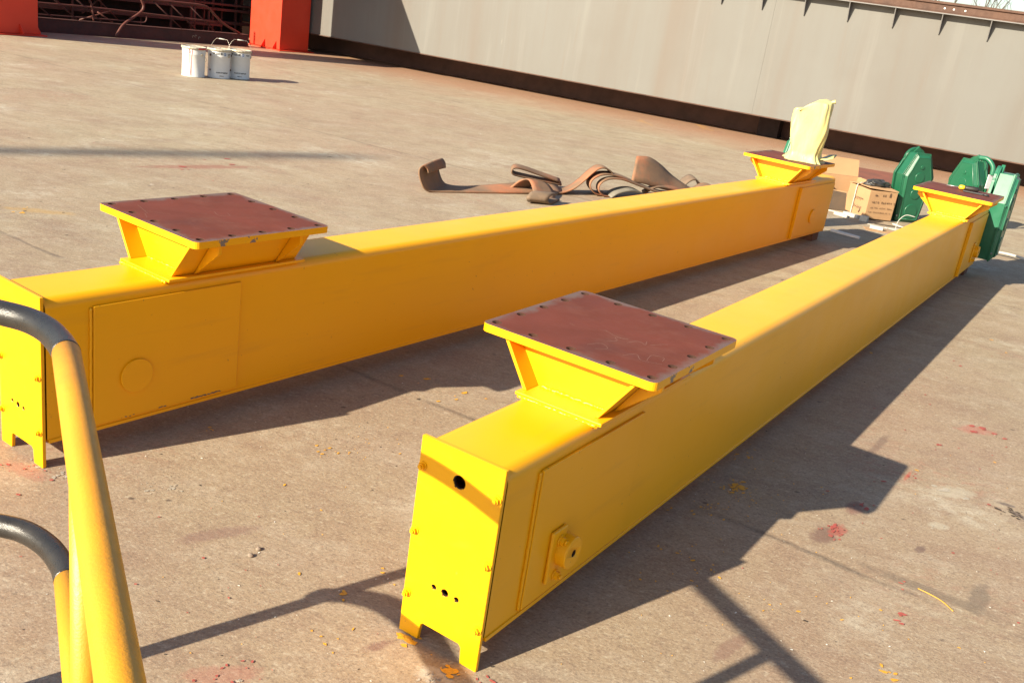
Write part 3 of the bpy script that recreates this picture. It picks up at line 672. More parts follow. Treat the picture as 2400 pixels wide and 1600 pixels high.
# ------------------------------------------------------------------ paint cans
def text_mesh(body, size, extrude=0.0):
    cu = bpy.data.curves.new('lettering', 'FONT'); cu.body = body; cu.size = size; cu.align_x = 'CENTER'; cu.align_y = 'CENTER'; cu.extrude = extrude; cu.offset = 0.0009; cu.resolution_u = 2
    o = bpy.data.objects.new('lettering', cu); COL.objects.link(o); bpy.context.view_layer.update()
    me = bpy.data.meshes.new_from_object(o.evaluated_get(bpy.context.evaluated_depsgraph_get()))
    bpy.data.objects.remove(o, do_unlink=True); bpy.data.curves.remove(cu)
    return me

def wrap_text(name, body, size, R, ang, z, mat, parent):
    me = text_mesh(body, size)
    for v in me.vertices:
        a = ang + v.co.x / R; zz = z + v.co.y; v.co = (R * cos(a), R * sin(a), zz)
    me.materials.clear(); me.materials.append(MAT[mat]); me.name = name
    o = bpy.data.objects.new(name, me); COL.objects.link(o); o.parent = parent; return o

def can(label, x, y, printed, handle, ang0, drips):
    o = thing('paint_can', label, 'paint can', (x, y, 0), 0, 'white paint cans')
    H = 0.37
    prof = [(0.0, 0.004), (0.138, 0.004), (0.142, 0.0), (0.143, 0.008), (0.139, 0.014), (0.1395, 0.27), (0.1425, 0.276), (0.1425, 0.282), (0.1415, 0.288), (0.144, 0.345), (0.144, H - 0.012)]
    bm = new(); N = 48; rings = [[bm.verts.new((r * cos(2 * pi * i / N), r * sin(2 * pi * i / N), z)) for i in range(N)] for r, z in prof[1:]]
    for a, b in zip(rings, rings[1:]):
        for i in range(N): bm.faces.new((a[i], a[(i + 1) % N], b[(i + 1) % N], b[i])).smooth = True
    bm.faces.new(rings[0][::-1]); body = obj('can_body', bm, 'white', o)
    # lid: scalloped crimped rim and sunken top
    bm = new(); N = 96
    pr = [(0.147, H - 0.030, 1), (0.1535, H - 0.026, 1), (0.1545, H - 0.008, 0.4), (0.150, H, 0), (0.142, H, 0), (0.138, H - 0.012, 0), (0.06, H - 0.012, 0)]
    rings = [[bm.verts.new(((r + 0.0035 * w * cos(24 * 2 * pi * i / N)) * cos(2 * pi * i / N), (r + 0.0035 * w * cos(24 * 2 * pi * i / N)) * sin(2 * pi * i / N), z + 0.004 * w * cos(24 * 2 * pi * i / N))) for i in range(N)] for r, z, w in pr]
    for a, b in zip(rings, rings[1:]):
        for i in range(N): bm.faces.new((a[i], a[(i + 1) % N], b[(i + 1) % N], b[i])).smooth = True
    bm.faces.new(rings[-1]); lid = obj('lid', bm, 'tinlid', o)
    face = math.atan2(-y, -x)
    # handle ears
    for s in (1, -1):
        a = face + ang0 * s if s == 1 else face + ang0 + pi
        bm = new(); d = Vector((cos(a), sin(a), 0)); cyl_bm(bm, d * 0.141 + Vector((0, 0, 0.285)), d, 0.017, 0, 0.009, 16); obj('handle_ear', bm, 'tinlid', o)
    a = face + ang0; d = Vector((cos(a), sin(a), 0)); pdir = Vector((-sin(a), cos(a), 0))
    pts = []
    if handle == 'up':
        for i in range(13):
            t = pi * i / 12; pts.append(d * (0.158 * cos(t)) + Vector((0, 0, 0.285)) + (Vector((0, 0, 1)) * 0.98 + pdir * 0.2) * 0.205 * min(1.0, 1.18 * sin(t)))
        bm = new(); tube_bm(bm, pts[5:8], 0.0065, 8); obj('grip', bm, 'foam', o)
    else:
        for i in range(13):
            t = pi * i / 12; pts.append(d * (0.162 * cos(t)) + Vector((0, 0, 0.285)) - pdir * 0.155 * sin(t) * -1 - Vector((0, 0, 0.10 * sin(t))))
    bm = new(); tube_bm(bm, pts, 0.0021, 6); obj('wire_handle', bm, 'wire', o)
    if printed:
        a0 = face + printed
        R = 0.1438
        wrap_text('lettering', '昭山涂料', 0.031, R, a0 - 0.15, 0.309, 'ink', body)
        wrap_text('lettering', 'Taishan', 0.021, R, a0 + 0.98, 0.309, 'ink', body)
        bm = new()
        for rr in (0.0185,):
            n = 24
            for i in range(n):
                q = []
                for (r2, k) in ((rr, i), (rr, i + 1), (rr - 0.003, i + 1), (rr - 0.003, i)):
                    u = r2 * cos(2 * pi * k / n); vv = r2 * sin(2 * pi * k / n); aa = a0 + 0.46 + u / R; q.append(bm.verts.new((R * cos(aa), R * sin(aa), 0.309 + vv)))
                bm.faces.new(q)
        for (u0, u1, v0, v1) in ((-.003, .003, -.017, .017), (-.011, .011, .004, .008), (0, .012, -.010, -.005)):
            q = [(u0, v0), (u1, v0), (u1, v1), (u0, v1)]; bm.faces.new([bm.verts.new((R * cos(a0 + .46 + u / R), R * sin(a0 + .46 + u / R), 0.309 + vv)) for u, vv in q])
        obj('logo', bm, 'blueink', body)
        wrap_text('lettering', '昭山化工涂料有限公司', 0.016, 0.1405, a0 + 0.30, 0.075, 'ink', body)
        wrap_text('lettering', '防腐涂料 净重', 0.009, 0.1405, a0 + 0.25, 0.035, 'ink', body)
    if drips:
        bm = new()
        def strip(path, w):
            R = 0.1465; pts = [(face + u / R, z) for u, z in path]
            for (a1, z1), (a2, z2) in zip(pts, pts[1:]):
                ww = w / R; rr1 = 0.1452 if z1 > 0.27 else 0.1415; rr2 = 0.1452 if z2 > 0.27 else 0.1415
                bm.faces.new([bm.verts.new(p) for p in ((rr1 * cos(a1 - ww), rr1 * sin(a1 - ww), z1), (rr1 * cos(a1 + ww), rr1 * sin(a1 + ww), z1), (rr2 * cos(a2 + ww), rr2 * sin(a2 + ww), z2), (rr2 * cos(a2 - ww), rr2 * sin(a2 - ww), z2))])
        strip([(-0.055, .340), (-0.050, .31), (-0.052, .29)], 0.006); strip([(-0.052, .29), (-0.050, .2), (-0.042, .1), (-0.030, .01)], 0.0022)
        strip([(-0.02, .340), (-0.018, .30), (-0.026, .26), (-0.028, .15), (-0.028, .01)], 0.0025)
        strip([(-0.09, .288), (-0.05, .290), (-0.02, .286)], 0.002); strip([(-0.14, .188), (-0.105, .178)], 0.012)
        obj('paint_drip', bm, 'redpaint', o)
        bm = new()
        for i in range(10):
            a1 = face + 0.35 + 0.09 * i; a2 = a1 + 0.088; r = 0.1588
            bm.faces.new([bm.verts.new(p) for p in ((r * cos(a1), r * sin(a1), .342 + .004 * (i % 2)), (r * cos(a2), r * sin(a2), .342), (r * cos(a2), r * sin(a2), .364), (r * cos(a1), r * sin(a1), .364))])
        obj('paint_drip', bm, 'redpaint', o)
    if printed and not drips:
        for z, rr in ((0.285, 0.016), (0.10, 0.011)):
            a1 = face - 0.85; bm = new(); d = Vector((cos(a1), sin(a1), 0)); cyl_bm(bm, d * 0.142 + Vector((0, 0, z)), d, rr, 0, 0.004, 14)
            obj('dark_spot', bm, 'rust_steel', o)
    return o
can('white paint can streaked with red drips, left of the other two', -4.549, 12.652, 0, 'down', 0.75, True)
can('printed white paint can in the middle of the row, its handle half raised', -4.305, 12.90, 0.05, 'up', 0.95, False)
can('printed white paint can on the right of the row with its wire handle standing up', -4.125, 13.165, -0.15, 'up', 1.45, False)

# ------------------------------------------------------------------ lifting slings on the ground
SO = Vector((-0.797, 7.497, 0)); SA = Vector((.81, .586, 0)).normalized(); SN = Vector((-SA.y, SA.x, 0))
slg = thing('lifting_sling', 'heap of wide brown webbing lifting slings lying twisted behind the left carriage', 'lifting sling', tuple(SO), math.atan2(SA.y, SA.x))
def ribbon(name, E1, E2, mat='sling', th=0.012, cols=5, k=5):
    A = catmull([(a, o, z) for a, z, o in E1], k); B = catmull([(a, o, z) for a, z, o in E2], k)
    bm = new(); rows = []
    for p, q in zip(A, B):
        row = []
        for c in range(cols + 1):
            t = c / cols; v = p.lerp(q, t); v.z = max(v.z, 0.005) + 0.006 * sin(pi * t) * (0.5 + 0.5 * sin(len(rows) * 0.7)); row.append(bm.verts.new(v))
        rows.append(row)
    for a, b in zip(rows, rows[1:]):
        for i in range(cols): bm.faces.new((a[i], a[i + 1], b[i + 1], b[i]))
    o = obj(name, bm, mat, slg, smooth=True)
    s = o.modifiers.new('thickness', 'SOLIDIFY'); s.thickness = th; s.offset = 0
    return o
def sh(E, da, do, dz=0.0): return [(a + da, z + dz, o + do) for a, z, o in E]
c1 = [(-.045, .150, 0), (-.060, .185, 0), (-.095, .205, 0), (-.125, .185, 0), (-.125, .14, 0), (-.10, .08, 0), (-.06, .025, 0), (.02, .006, 0), (.20, .006, 0), (.50, .006, .0), (.90, .010, .0), (1.28, .012, .0)]
c2 = [(.20, .165, .17), (.19, .205, .17), (.16, .235, .17), (.13, .215, .17), (.135, .16, .17), (.16, .10, .17), (.20, .05, .18), (.26, .022, .19), (.40, .010, .2), (.62, .02, .21), (1.0, .05, .21), (1.36, .04, .21)]
ribbon('webbing', c1, c2)
c3 = [(1.20, .010, 0), (1.30, .022, 0), (1.40, .060, 0), (1.48, .120, 0), (1.56, .190, 0), (1.63, .235, 0), (1.70, .240, 0), (1.77, .212, 0), (1.80, .178, 0)]
ribbon('webbing', c3, sh(c3, .10, .19, -.01))
c4 = [(1.74, .008, -.03), (1.62, .020, -.03), (1.545, .075, -.03), (1.55, .140, -.03), (1.64, .185, -.03), (1.78, .188, -.03), (1.95, .15, -.03), (2.15, .09, -.02), (2.40, .03, 0), (2.7, .008, 0)]
ribbon('webbing', c4, sh(c4, .09, .17, -.004))
c5 = [(1.80, .010, -.07), (1.68, .014, -.07), (1.61, .060, -.07), (1.615, .120, -.07), (1.70, .160, -.07), (1.84, .162, -.07), (2.0, .125, -.06), (2.2, .075, -.05), (2.45, .015, -.04)]
ribbon('webbing', c5, sh(c5, .07, .12, -.006))
ribbon('webbing', [(2.22, .320, .22), (2.38, .315, .23), (2.54, .250, .23), (2.68, .165, .22), (2.82, .095, .2), (2.98, .03, .2)],
       [(2.07, .120, .06), (2.22, .105, .05), (2.38, .075, .05), (2.55, .045, .05), (2.70, .02, .06), (2.86, .008, .08)])
c6 = [(1.42, .035, .22), (1.2, .065, .22), (1.0, .095, .22), (.90, .115, .22), (.875, .145, .22), (.91, .172, .22), (1.02, .155, .22), (1.2, .11, .22), (1.40, .06, .22)]
ribbon('webbing', c6, sh(c6, .06, .10, .012))
ribbon('webbing', [(.80, .030, .10), (.86, .100, .06), (.90, .125, .01), (.90, .095, -.06), (.86, .040, -.16), (.80, .010, -.26)],
       [(.99, .03, .11), (1.05, .085, .07), (1.10, .090, .01), (1.12, .055, -.06), (1.09, .02, -.15), (1.00, .008, -.24)])
c7 = [(.92, .012, -.16), (.80, .008, -.25), (.71, .016, -.31), (.675, .050, -.33), (.72, .085, -.31), (.83, .080, -.24)]
ribbon('sleeve', c7, sh(c7, .17, -.06, -.002), 'sling_dark')
c8 = [(1.72, .008, -.12), (1.80, .050, -.12), (1.92, .072, -.12), (2.05, .055, -.10), (2.15, .015, -.08)]
ribbon('sleeve', c8, sh(c8, .02, .12, .012), 'sling_blue')
c9 = [(2.20, .010, .02), (2.36, .075, .03), (2.56, .060, .04), (2.78, .012, .05)]
ribbon('webbing', c9, sh(c9, .05, .08, .02))
c10 = [(2.86, .010, .22), (2.92, .085, .22), (3.0, .12, .22), (3.08, .09, .22), (3.14, .03, .22)]
ribbon('sleeve', c10, sh(c10, .06, .14, .02), 'sling_dark')
c11 = [(2.92, .010, .10), (3.02, .07, .10), (3.14, .075, .10), (3.24, .012, .10)]
ribbon('webbing', c11, sh(c11, .05, .12, .01))

# ------------------------------------------------------------------ green gearboxes
def gearbox(label, loc, rz, tagged=False, full_rings=True, mat='green'):
    """local x across the face (width), -y out of the face, z up"""
    o = thing('gearbox', label, 'gearbox', loc, rz, 'green gearboxes')
    oc = [(-0.115, 0.0), (0.115, 0.0), (0.165, 0.455), (0.075, 0.668), (-0.075, 0.668), (-0.165, 0.455)]
    bm = new(); prism_bm(bm, oc, 'y', -0.055, 0.065); body = obj('housing', bm, mat, o, 0.005, ang=15)
    ic = [(x * 0.80, 0.335 + (z - 0.335) * 0.90) for x, z in oc]
    bm = new(); A = [bm.verts.new((x, -0.055, z)) for x, z in [(q[0] * 0.93, 0.335 + (q[1] - 0.335) * 0.965) for q in oc]]; B = [bm.verts.new((x, -0.075, z)) for x, z in ic]; n = len(A)
    bm.faces.new(B)
    for i in range(n): bm.faces.new((A[i], A[(i + 1) % n], B[(i + 1) % n], B[i]))
    cov = obj('cover', bm, mat, o, 0.002, ang=10)
    # raised outline rib
    bm = new(); tube_bm(bm, [(x, -0.0735, z) for x, z in ic + ic[:1]], 0.0055, 6); obj('rib', bm, mat, cov)
    for z, r in ((0.545, 0.020), (0.445, 0.052), (0.285, 0.052), (0.115, 0.072)):
        bm = new(); cyl_bm(bm, (0, -0.074, z), Vector((0, -1, 0)), r, 0, 0.008, 32, r * 0.94); obj('bearing_cap', bm, mat, cov, 0.002)
    # back flange with a round head
    fl = [(-0.125, -0.002), (0.125, -0.002), (0.178, 0.455)]
    arc = [(0.112 * cos(t), 0.60 + 0.112 * sin(t)) for t in [pi * i / 12 for i in range(13)]]
    fl += arc + [(-0.178, 0.455)]
    bm = new(); prism_bm(bm, fl, 'y', 0.078, 0.100); obj('back_flange', bm, mat, o, 0.003, ang=12)
    bm = new(); cyl_bm(bm, (0, 0.065, 0.60), 'y', 0.11, 0, 0.013, 32); obj('spigot', bm, mat, o)
    bm = new(); prism_bm(bm, [(-0.055, 0.66), (0.055, 0.66), (0.0, 0.725)], 'y', 0.05, 0.076); obj('lifting_lug', bm, mat, o, 0.002)
    rim = [(x * 1.07, 0.335 + (z - 0.335) * 1.025) for x, z in oc]
    bm = new(); prism_bm(bm, rim, 'y', -0.048, -0.036); obj('joint_rim', bm, mat, o, 0.002, ang=15)
    for x, z in ((-0.160, 0.44), (0.160, 0.44), (-0.124, 0.06), (0.124, 0.06), (0.142, 0.25), (-0.142, 0.25), (-0.07, 0.662), (0.07, 0.662)):
        bm = new(); cyl_bm(bm, (x, -0.048, z), Vector((0, -1, 0)), 0.009, 0, 0.010, 6); obj('bolt', bm, 'boltsteel' if z < 0.11 else mat, o)
    bm = new(); cyl_bm(bm, (0.085, -0.055, 0.075), Vector((0, -1, 0)), 0.012, 0, 0.014, 10); obj('drain_plug', bm, 'boltsteel', o)
    if tagged:
        bm = new(); tube_bm(bm, catmull([(0.02, 0.05, 0.70), (0.10, 0.07, 0.70), (0.165, 0.09, 0.64), (0.18, 0.09, 0.56)], 5), 0.022, 10); obj('breather_pipe', bm, 'green_sunlit', o)
        bm = new(); box_bm(bm, 0.176, 0.181, 0.045, 0.135, 0.43, 0.565); obj('paper_tag', bm, 'paper', o)
    return o
def face_rz(fr): return math.atan2(fr[1], fr[0])
gearbox('green gearbox standing upright behind the printed carton, its round caps in full view', (3.63, 9.62, 0), face_rz((0.962, 0.284)))
gearbox('green gearbox with a white paper tag, half hidden behind the near carriage flange', (4.19, 9.75, 0), face_rz((0.505, -0.86)), tagged=True)
def mount(k, s, t, z=0):
    x, y, yaw = k; return (x + sin(yaw) * s + cos(yaw) * t, y + cos(yaw) * s - sin(yaw) * t, z)
KR = (-0.0703, 1.9689, 0.5478); KL = (-1.4183, 2.5958, 0.5981)
gearbox('green gearbox bolted to the far end of the near carriage, seen edge on', mount(KR, 6.61 + 0.19, 0.165, 0.115), pi / 2 - 0.5478, mat='green_sunlit')
gearbox('green gearbox at the far end of the left carriage, mostly hidden behind the wrapped bundle', mount(KL, 6.61 + 0.20, -0.33, 0.075), -pi / 2 - 0.5981, mat='green_sunlit')

# ------------------------------------------------------------------ wrapped bundle on the left carriage's far flange
def smoothstep(t): t = max(0, min(1, t)); return t * t * (3 - 2 * t)
bag = None
bm = new(); cx, cy, _ = mount(KL, 5.84, 0.085); yaw_b = 0.0
N = 40; NZ = 30; rings = []
rnd = random.Random(3)
for j in range(NZ + 1):
    t = j / NZ; z = 0.44 * t; ring = []
    wx = 0.106 + 0.026 * smoothstep((t - .1) / .5) - 0.010 * smoothstep((t - .92) / .08)
    wy = 0.095 + 0.02 * smoothstep(t * 1.5)
    if t < 0.14: wx += 0.035 * (1 - t / 0.14) ** 1.5; wy += 0.03 * (1 - t / 0.14) ** 1.5
    for i in range(N):
        a = 2 * pi * i / N; ex = 0.45
        x = wx * math.copysign(abs(cos(a)) ** ex, cos(a)); y = wy * math.copysign(abs(sin(a)) ** ex, sin(a))
        sway = -0.012 * t * t
        fold = 0.004 * sin(5 * a + 4 * t) + 0.0025 * sin(11 * a - 7 * t + 1) + 0.006 * sin(3 * a + 7 * t)
        if t < 0.16: fold += 0.012 * sin(9 * a) * (1 - t / .16)
        if t > 0.8: fold += 0.006 * sin(7 * a + 2) * (t - .8) / .2
        k = 1 + fold / 0.1
        zz = z
        if x < -0.3 * wx and t > 0.8: zz = z - 0.075 * smoothstep((t - .8) / .2) * smoothstep((-x / wx - .3) / .25)
        if t > 0.9: zz += 0.008 * sin(a * 2 + .6) * (t - .9) / .1
        ring.append(bm.verts.new((x * k + sway, y * k, max(zz, 0.001))))
    rings.append(ring)
for a, b in zip(rings, rings[1:]):
    for i in range(N): bm.faces.new((a[i], a[(i + 1) % N], b[(i + 1) % N], b[i]))
for rr in (0.66, 0.33):
    inner = [bm.verts.new((v.co.x * rr + 0.012, v.co.y * rr, v.co.z + 0.02 * (1 - rr))) for v in rings[-1 if rr == 0.66 else -1]] if rr == 0.66 else [bm.verts.new((v.co.x * .5, v.co.y * .5, v.co.z + .008)) for v in inner]
    prev = rings[-1] if rr == 0.66 else last
    for i in range(N): bm.faces.new((prev[i], prev[(i + 1) % N], inner[(i + 1) % N], inner[i]))
    last = inner
bm.faces.new(last)
bag = thing('wrapped_bundle', 'pale yellow tarpaulin wrapped bundle standing on the far flange of the left carriage', 'wrapped bundle', (cx, cy, 0.683), -0.30)
o = obj('tarpaulin', bm, 'tarp', bag, smooth=True)
sd_ = o.modifiers.new('sub', 'SUBSURF'); sd_.levels = 1; sd_.render_levels = 1
bm = new()
pts = [(0.07, -0.02, 0.42), (0.10, -0.03, 0.44), (0.13, -0.03, 0.452)]
tube_bm(bm, catmull(pts, 3), [0.020, 0.016, 0.012, 0.010, 0.011, 0.014, 0.016], 7); obj('knot', bm, 'tarp', bag)
bm = new(); g = [[(0.06 + 0.05 * i + 0.004 * j, -0.03 + 0.05 * j, 0.006 + 0.016 * i * (1 + 0.3 * sin(j * 2)) + 0.008 * sin(i * 2 + j)) for j in range(5)] for i in range(4)]
vv = [[bm.verts.new(p) for p in r] for r in g]
for i in range(3):
    for j in range(4): bm.faces.new((vv[i][j], vv[i + 1][j], vv[i + 1][j + 1], vv[i][j + 1]))
o = obj('loose_flap', bm, 'tarp', bag, smooth=True); m_ = o.modifiers.new('thickness', 'SOLIDIFY'); m_.thickness = 0.004

# ------------------------------------------------------------------ cartons and packing litter
def glyph_rows(name, rows, parent, mat, to3, seed):
    rg = random.Random(seed); bm = new()
    for (u0, u1, v, h, dens) in rows:
        u = u0
        while u < u1:
            w = h * rg.uniform(0.5, 0.95)
            if rg.random() < dens:
                for _ in range(3):          # a few strokes per character
                    if rg.random() < .5: a = (u, u + w, v + h * rg.random() * .8, None); q = [(a[0], a[2]), (a[1], a[2]), (a[1], a[2] + h * .18), (a[0], a[2] + h * .18)]
                    else:
                        x = u + w * rg.random() * .8; q = [(x, v), (x + w * .2, v), (x + w * .2, v + h), (x, v + h)]
                    bm.faces.new([bm.verts.new(to3(*p)) for p in q])
            u += w + h * 0.3
    return tag(obj(name, bm, mat, parent), kind='stuff')
cb = Vector((3.16, 9.363, 0)); e1 = (Vector((3.438, 9.437, 0)) - cb); e2 = Vector((-e1.y, e1.x, 0)).normalized() * 0.37
e1 = e1.normalized() * 0.30
crt = thing('carton', 'closed brown cardboard carton with dark print, standing in front of the upright gearbox', 'carton', (cb.x, cb.y, 0), math.atan2(e1.y, e1.x))
bm = new(); box_bm(bm, 0, 0.30, 0, 0.37, 0.012, 0.285)
for v in bm.verts: v.co += Vector((random.uniform(-.006, .006), random.uniform(-.006, .006), random.uniform(-.006, .004)))
obj('box_shell', bm, 'card', crt, 0.006)
bm = new(); box_bm(bm, -0.004, 0.304, -0.005, 0.183, 0.286, 0.291)
for v in bm.verts:
    if v.co.y < 0.1: v.co.z += 0.012 * random.random() + (0.01 if v.co.x < .1 else -0.004)
    else: v.co.z += 0.016
obj('top_flap', bm, 'card2', crt)
bm = new(); box_bm(bm, -0.004, 0.304, 0.187, 0.374, 0.288, 0.293)
for v in bm.verts:
    if v.co.y < 0.3: v.co.z += 0.02
obj('top_flap', bm, 'card2', crt)
glyph_rows('print', [(0.04, 0.28, 0.165, 0.020, .75), (0.04, 0.28, 0.115, 0.014, .8), (0.03, 0.27, 0.072, 0.013, .6)], crt, 'boxink', lambda u, v: (u, -0.0075, v), 5)
bm = new()
for (x, w, h) in ((0.075, .030, .010), (0.15, .010, .016), (0.172, .010, .016), (0.225, .022, .030)):
    pts = [(x - w / 2, .235), (x + w / 2, .235), (x + w * .45, .235 + h), (x, .235 + h * 1.4), (x - w * .45, .235 + h)]
    bm.faces.new([bm.verts.new((u, -0.0075, v)) for u, v in pts])
obj('handling_mark', bm, 'boxink', crt)
glyph_rows('print', [(0.10, 0.27, 0.16, 0.030, .95), (0.12, 0.28, 0.085, 0.026, .9)], crt, 'greyink', lambda u, v: (-0.0075, 0.37 - u, v), 8)
bm = new(); tube_bm(bm, [(-0.007, .10, .05), (-0.007, .09, .075), (-0.007, .105, .095)], 0.005, 5); obj('handling_mark', bm, 'greyink', crt)
bm = new(); P_ = [(-0.009, 0.225, 0.0), (-0.010, 0.225, 0.26), (-0.006, 0.225, 0.297), (0.03, 0.225, 0.318), (0.10, 0.225, 0.322)]
for a, b in zip(P_, P_[1:]): bm.faces.new([bm.verts.new(p) for p in ((a[0], a[1] - .006, a[2]), (a[0], a[1] + .006, a[2]), (b[0], b[1] + .006, b[2]), (b[0], b[1] - .006, b[2]))])
bmesh.ops.remove_doubles(bm, verts=bm.verts, dist=0.0005)
o = obj('strap', bm, 'band', crt); m_ = o.modifiers.new('thickness', 'SOLIDIFY'); m_.thickness = 0.002
# black film bundle on top
bm = new(); bmesh.ops.create_icosphere(bm, subdivisions=4, radius=1.0); rg = random.Random(11)
from mathutils import noise as mnoise
for v in bm.verts:
    n = v.co.copy(); d = mnoise.noise(n * 2.3) * 0.35 + mnoise.noise(n * 6) * 0.16; v.co = n * (1 + d)
    v.co.x *= 0.135; v.co.y *= 0.085; v.co.z = max(v.co.z * 0.042, -0.012)
o = obj('black_film_bundle', bm, 'blackfilm', None, smooth=True)
mw = Matrix.Rotation(math.atan2(e1.y, e1.x), 4, 'Z'); pz = mw @ Vector((0.17, 0.17, 0)) ; o.location = (cb.x + pz.x, cb.y + pz.y, 0.325); o.rotation_euler.z = 0.5
tag(o, 'crumpled black plastic film lying on top of the printed carton', 'plastic film')

def sheet(name, pts, mat, parent, th=0.004):
    bm = new(); bm.faces.new([bm.verts.new(p) for p in pts]); o = obj(name, bm, mat, parent)
    s = o.modifiers.new('thickness', 'SOLIDIFY'); s.thickness = th; s.offset = 0; return o
# open carton behind it
oc_ = thing('open_carton', 'open empty cardboard carton with its flaps up, behind the printed carton', 'carton', (3.03, 10.05, 0), 0.22)
sheet('rear_wall', [(-0.05, .30, .006), (.40, .30, .006), (.40, .30, .26), (-0.05, .30, .26)], 'card2', oc_)
sheet('left_wall', [(-0.06, -0.05, .006), (-0.05, .30, .006), (-0.05, .30, .26), (-0.10, -0.05, .26)], 'card', oc_)
sheet('right_wall', [(.40, -0.05, .006), (.40, .30, .006), (.40, .30, .26), (.42, -0.05, .26)], 'card', oc_)
sheet('front_wall', [(-0.06, -0.05, .006), (.40, -0.05, .006), (.42, -0.08, .13), (-0.10, -0.08, .16)], 'card', oc_)
sheet('upper_flap', [(-0.05, .30, .262), (.40, .30, .262), (.40, .36, .43), (-0.03, .36, .44)], 'card2', oc_)
sheet('side_flap', [(.41, .02, .258), (.405, .28, .262), (.56, .26, .235), (.55, .04, .22)], 'card2', oc_)
sheet('front_flap', [(-0.10, -0.085, .16), (.42, -0.085, .13), (.46, -0.22, .05), (-0.14, -0.24, .10)], 'card2', oc_)
# dark wet carton scrap in front
o = thing('dark_board', 'dark wet board propped behind the end of the left carriage', 'board', (2.98, 9.68, 0), 0.15)
sheet('board_face', [(-0.26, 0, .003), (0.10, .0, .003), (0.09, .05, .17), (-0.26, .05, .20)], 'carddark', o, 0.012)
def stick(name, label, cat, a, b, w, mat, h=0.006, group=None, z=0.0):
    a, b = Vector(a), Vector(b); d = (b - a); L = d.length
    bm = new(); box_bm(bm, 0, L, -w / 2, w / 2, 0, h)
    o = obj(name, bm, mat, None, 0.001); o.location = (a.x, a.y, z); o.rotation_euler.z = math.atan2(d.y, d.x); tag(o, label, cat, group); return o
stick('wooden_batten', 'thin grey batten lying in the shade between the two carriages', 'batten', (2.609, 8.456, 0), (2.812, 8.296, 0), 0.03, 'paper', 0.02)
stick('wooden_batten', 'grey batten leaning along the foot of the upright gearbox', 'batten', (3.44, 9.33, 0), (3.56, 9.05, 0), 0.016, 'band', 0.012)
stick('packing_strip', 'white packing strip on the ground left of the printed carton', 'packing strip', (2.90, 9.42, 0), (3.0, 9.30, 0), 0.035, 'foam', 0.02, 'packing litter')
stick('foam_block', 'white foam wedge under the left corner of the printed carton', 'foam', (3.02, 9.50, 0), (3.12, 9.36, 0), 0.06, 'foam', 0.03, 'packing litter')
stick('foam_block', 'white foam block under the front corner of the printed carton', 'foam', (3.105, 9.28, 0), (3.165, 9.24, 0), 0.05, 'foam', 0.05, 'packing litter')
stick('foam_tube', 'short white tube on the flat card scrap in front of the printed carton', 'tube', (3.085, 8.90, 0.0), (3.19, 8.85, 0), 0.035, 'foam', 0.03, 'packing litter', 0.006)
stick('card_scrap', 'flat scrap of cardboard on the ground beside the near carriage', 'cardboard', (3.03, 8.87, 0), (3.30, 8.84, 0), 0.16, 'card', 0.004, 'packing litter')
for i, (a, b, l) in enumerate((((3.14, 9.14, 0), (3.50, 8.95, 0), 'long pale packing band on the ground in front of the printed carton'),
                               ((3.22, 9.20, 0), (3.62, 9.17, 0), 'dark packing band under the front of the printed carton'),
                               ((2.84, 9.62, 0), (3.02, 9.50, 0), 'grey packing band on the ground behind the end of the left carriage'),
                               ((3.28, 9.04, 0), (3.62, 9.12, 0), 'grey packing band crossing towards the upright gearbox'))):
    stick('packing_band', l, 'packing band', a, b, 0.035 if i == 0 else 0.025, 'band' if i != 1 else 'blackfilm', 0.004 + 0.002 * i, 'packing litter')
bm = new(); tube_bm(bm, catmull([(3.96, 8.47, .012), (4.10, 8.50, .03), (4.25, 8.40, .03), (4.34, 8.25, .012), (4.40, 8.12, .012)], 6), 0.011, 8)
tag(obj('white_hose', bm, 'foam'), 'curved white hose on the ground right of the near carriage', 'hose')
bm = new(); tube_bm(bm, catmull([(3.33, 8.94, .01), (3.36, 9.0, .09), (3.42, 9.02, .15), (3.50, 9.0, .15)], 6), 0.0035, 8)
tag(obj('white_wire', bm, 'foam'), 'thin bent white wire rising beside the near carriage pedestal', 'wire')
o = stick('steel_sheet', 'rust brown steel sheet on the ground behind the open carton', 'steel sheet', (3.55, 12.75, 0), (5.02, 12.45, 0), 2.1, 'rustplate', 0.012)
o = stick('steel_offcut', 'grey flat steel offcut on the ground at the right edge', 'steel offcut', (4.02, 7.66, 0), (4.35, 7.50, 0), 0.16, 'bracket', 0.012)
# tools on the near carriage's far flange
def on_flange(s, t, z=0.683): return mount(KR, s, t, z)
sdv = thing('screwdriver', 'screwdriver with a black and yellow handle on the far flange of the near carriage', 'screwdriver', on_flange(5.93, -0.02), -0.35)
bm = new(); tube_bm(bm, [(-0.10, 0, .014), (0.0, 0, .016)], 0.004, 8); obj('blade', bm, 'boltsteel', sdv)
bm = new(); tube_bm(bm, [(-0.018, 0, .017), (-0.01, 0, .017), (0.008, 0, .018), (0.02, 0, .018)], [.010, .015, .016, .013], 12); obj('collar', bm, 'handleyellow', sdv)
bm = new(); tube_bm(bm, [(0.02, 0, .018), (0.035, 0, .018), (0.07, 0, .019), (0.105, 0, .019), (0.115, 0, .018)], [.015, .0175, .0185, .0175, .010], 12); obj('grip', bm, 'rubber', sdv)
pl = thing('ring_spanner', 'small dark ring spanner lying beside the screwdriver on the flange', 'spanner', on_flange(5.84, 0.10), -0.45)
bm = new(); box_bm(bm, -0.09, 0.04, -0.008, 0.008, 0.002, 0.012); obj('shank', bm, 'darkbolt', pl, 0.002)
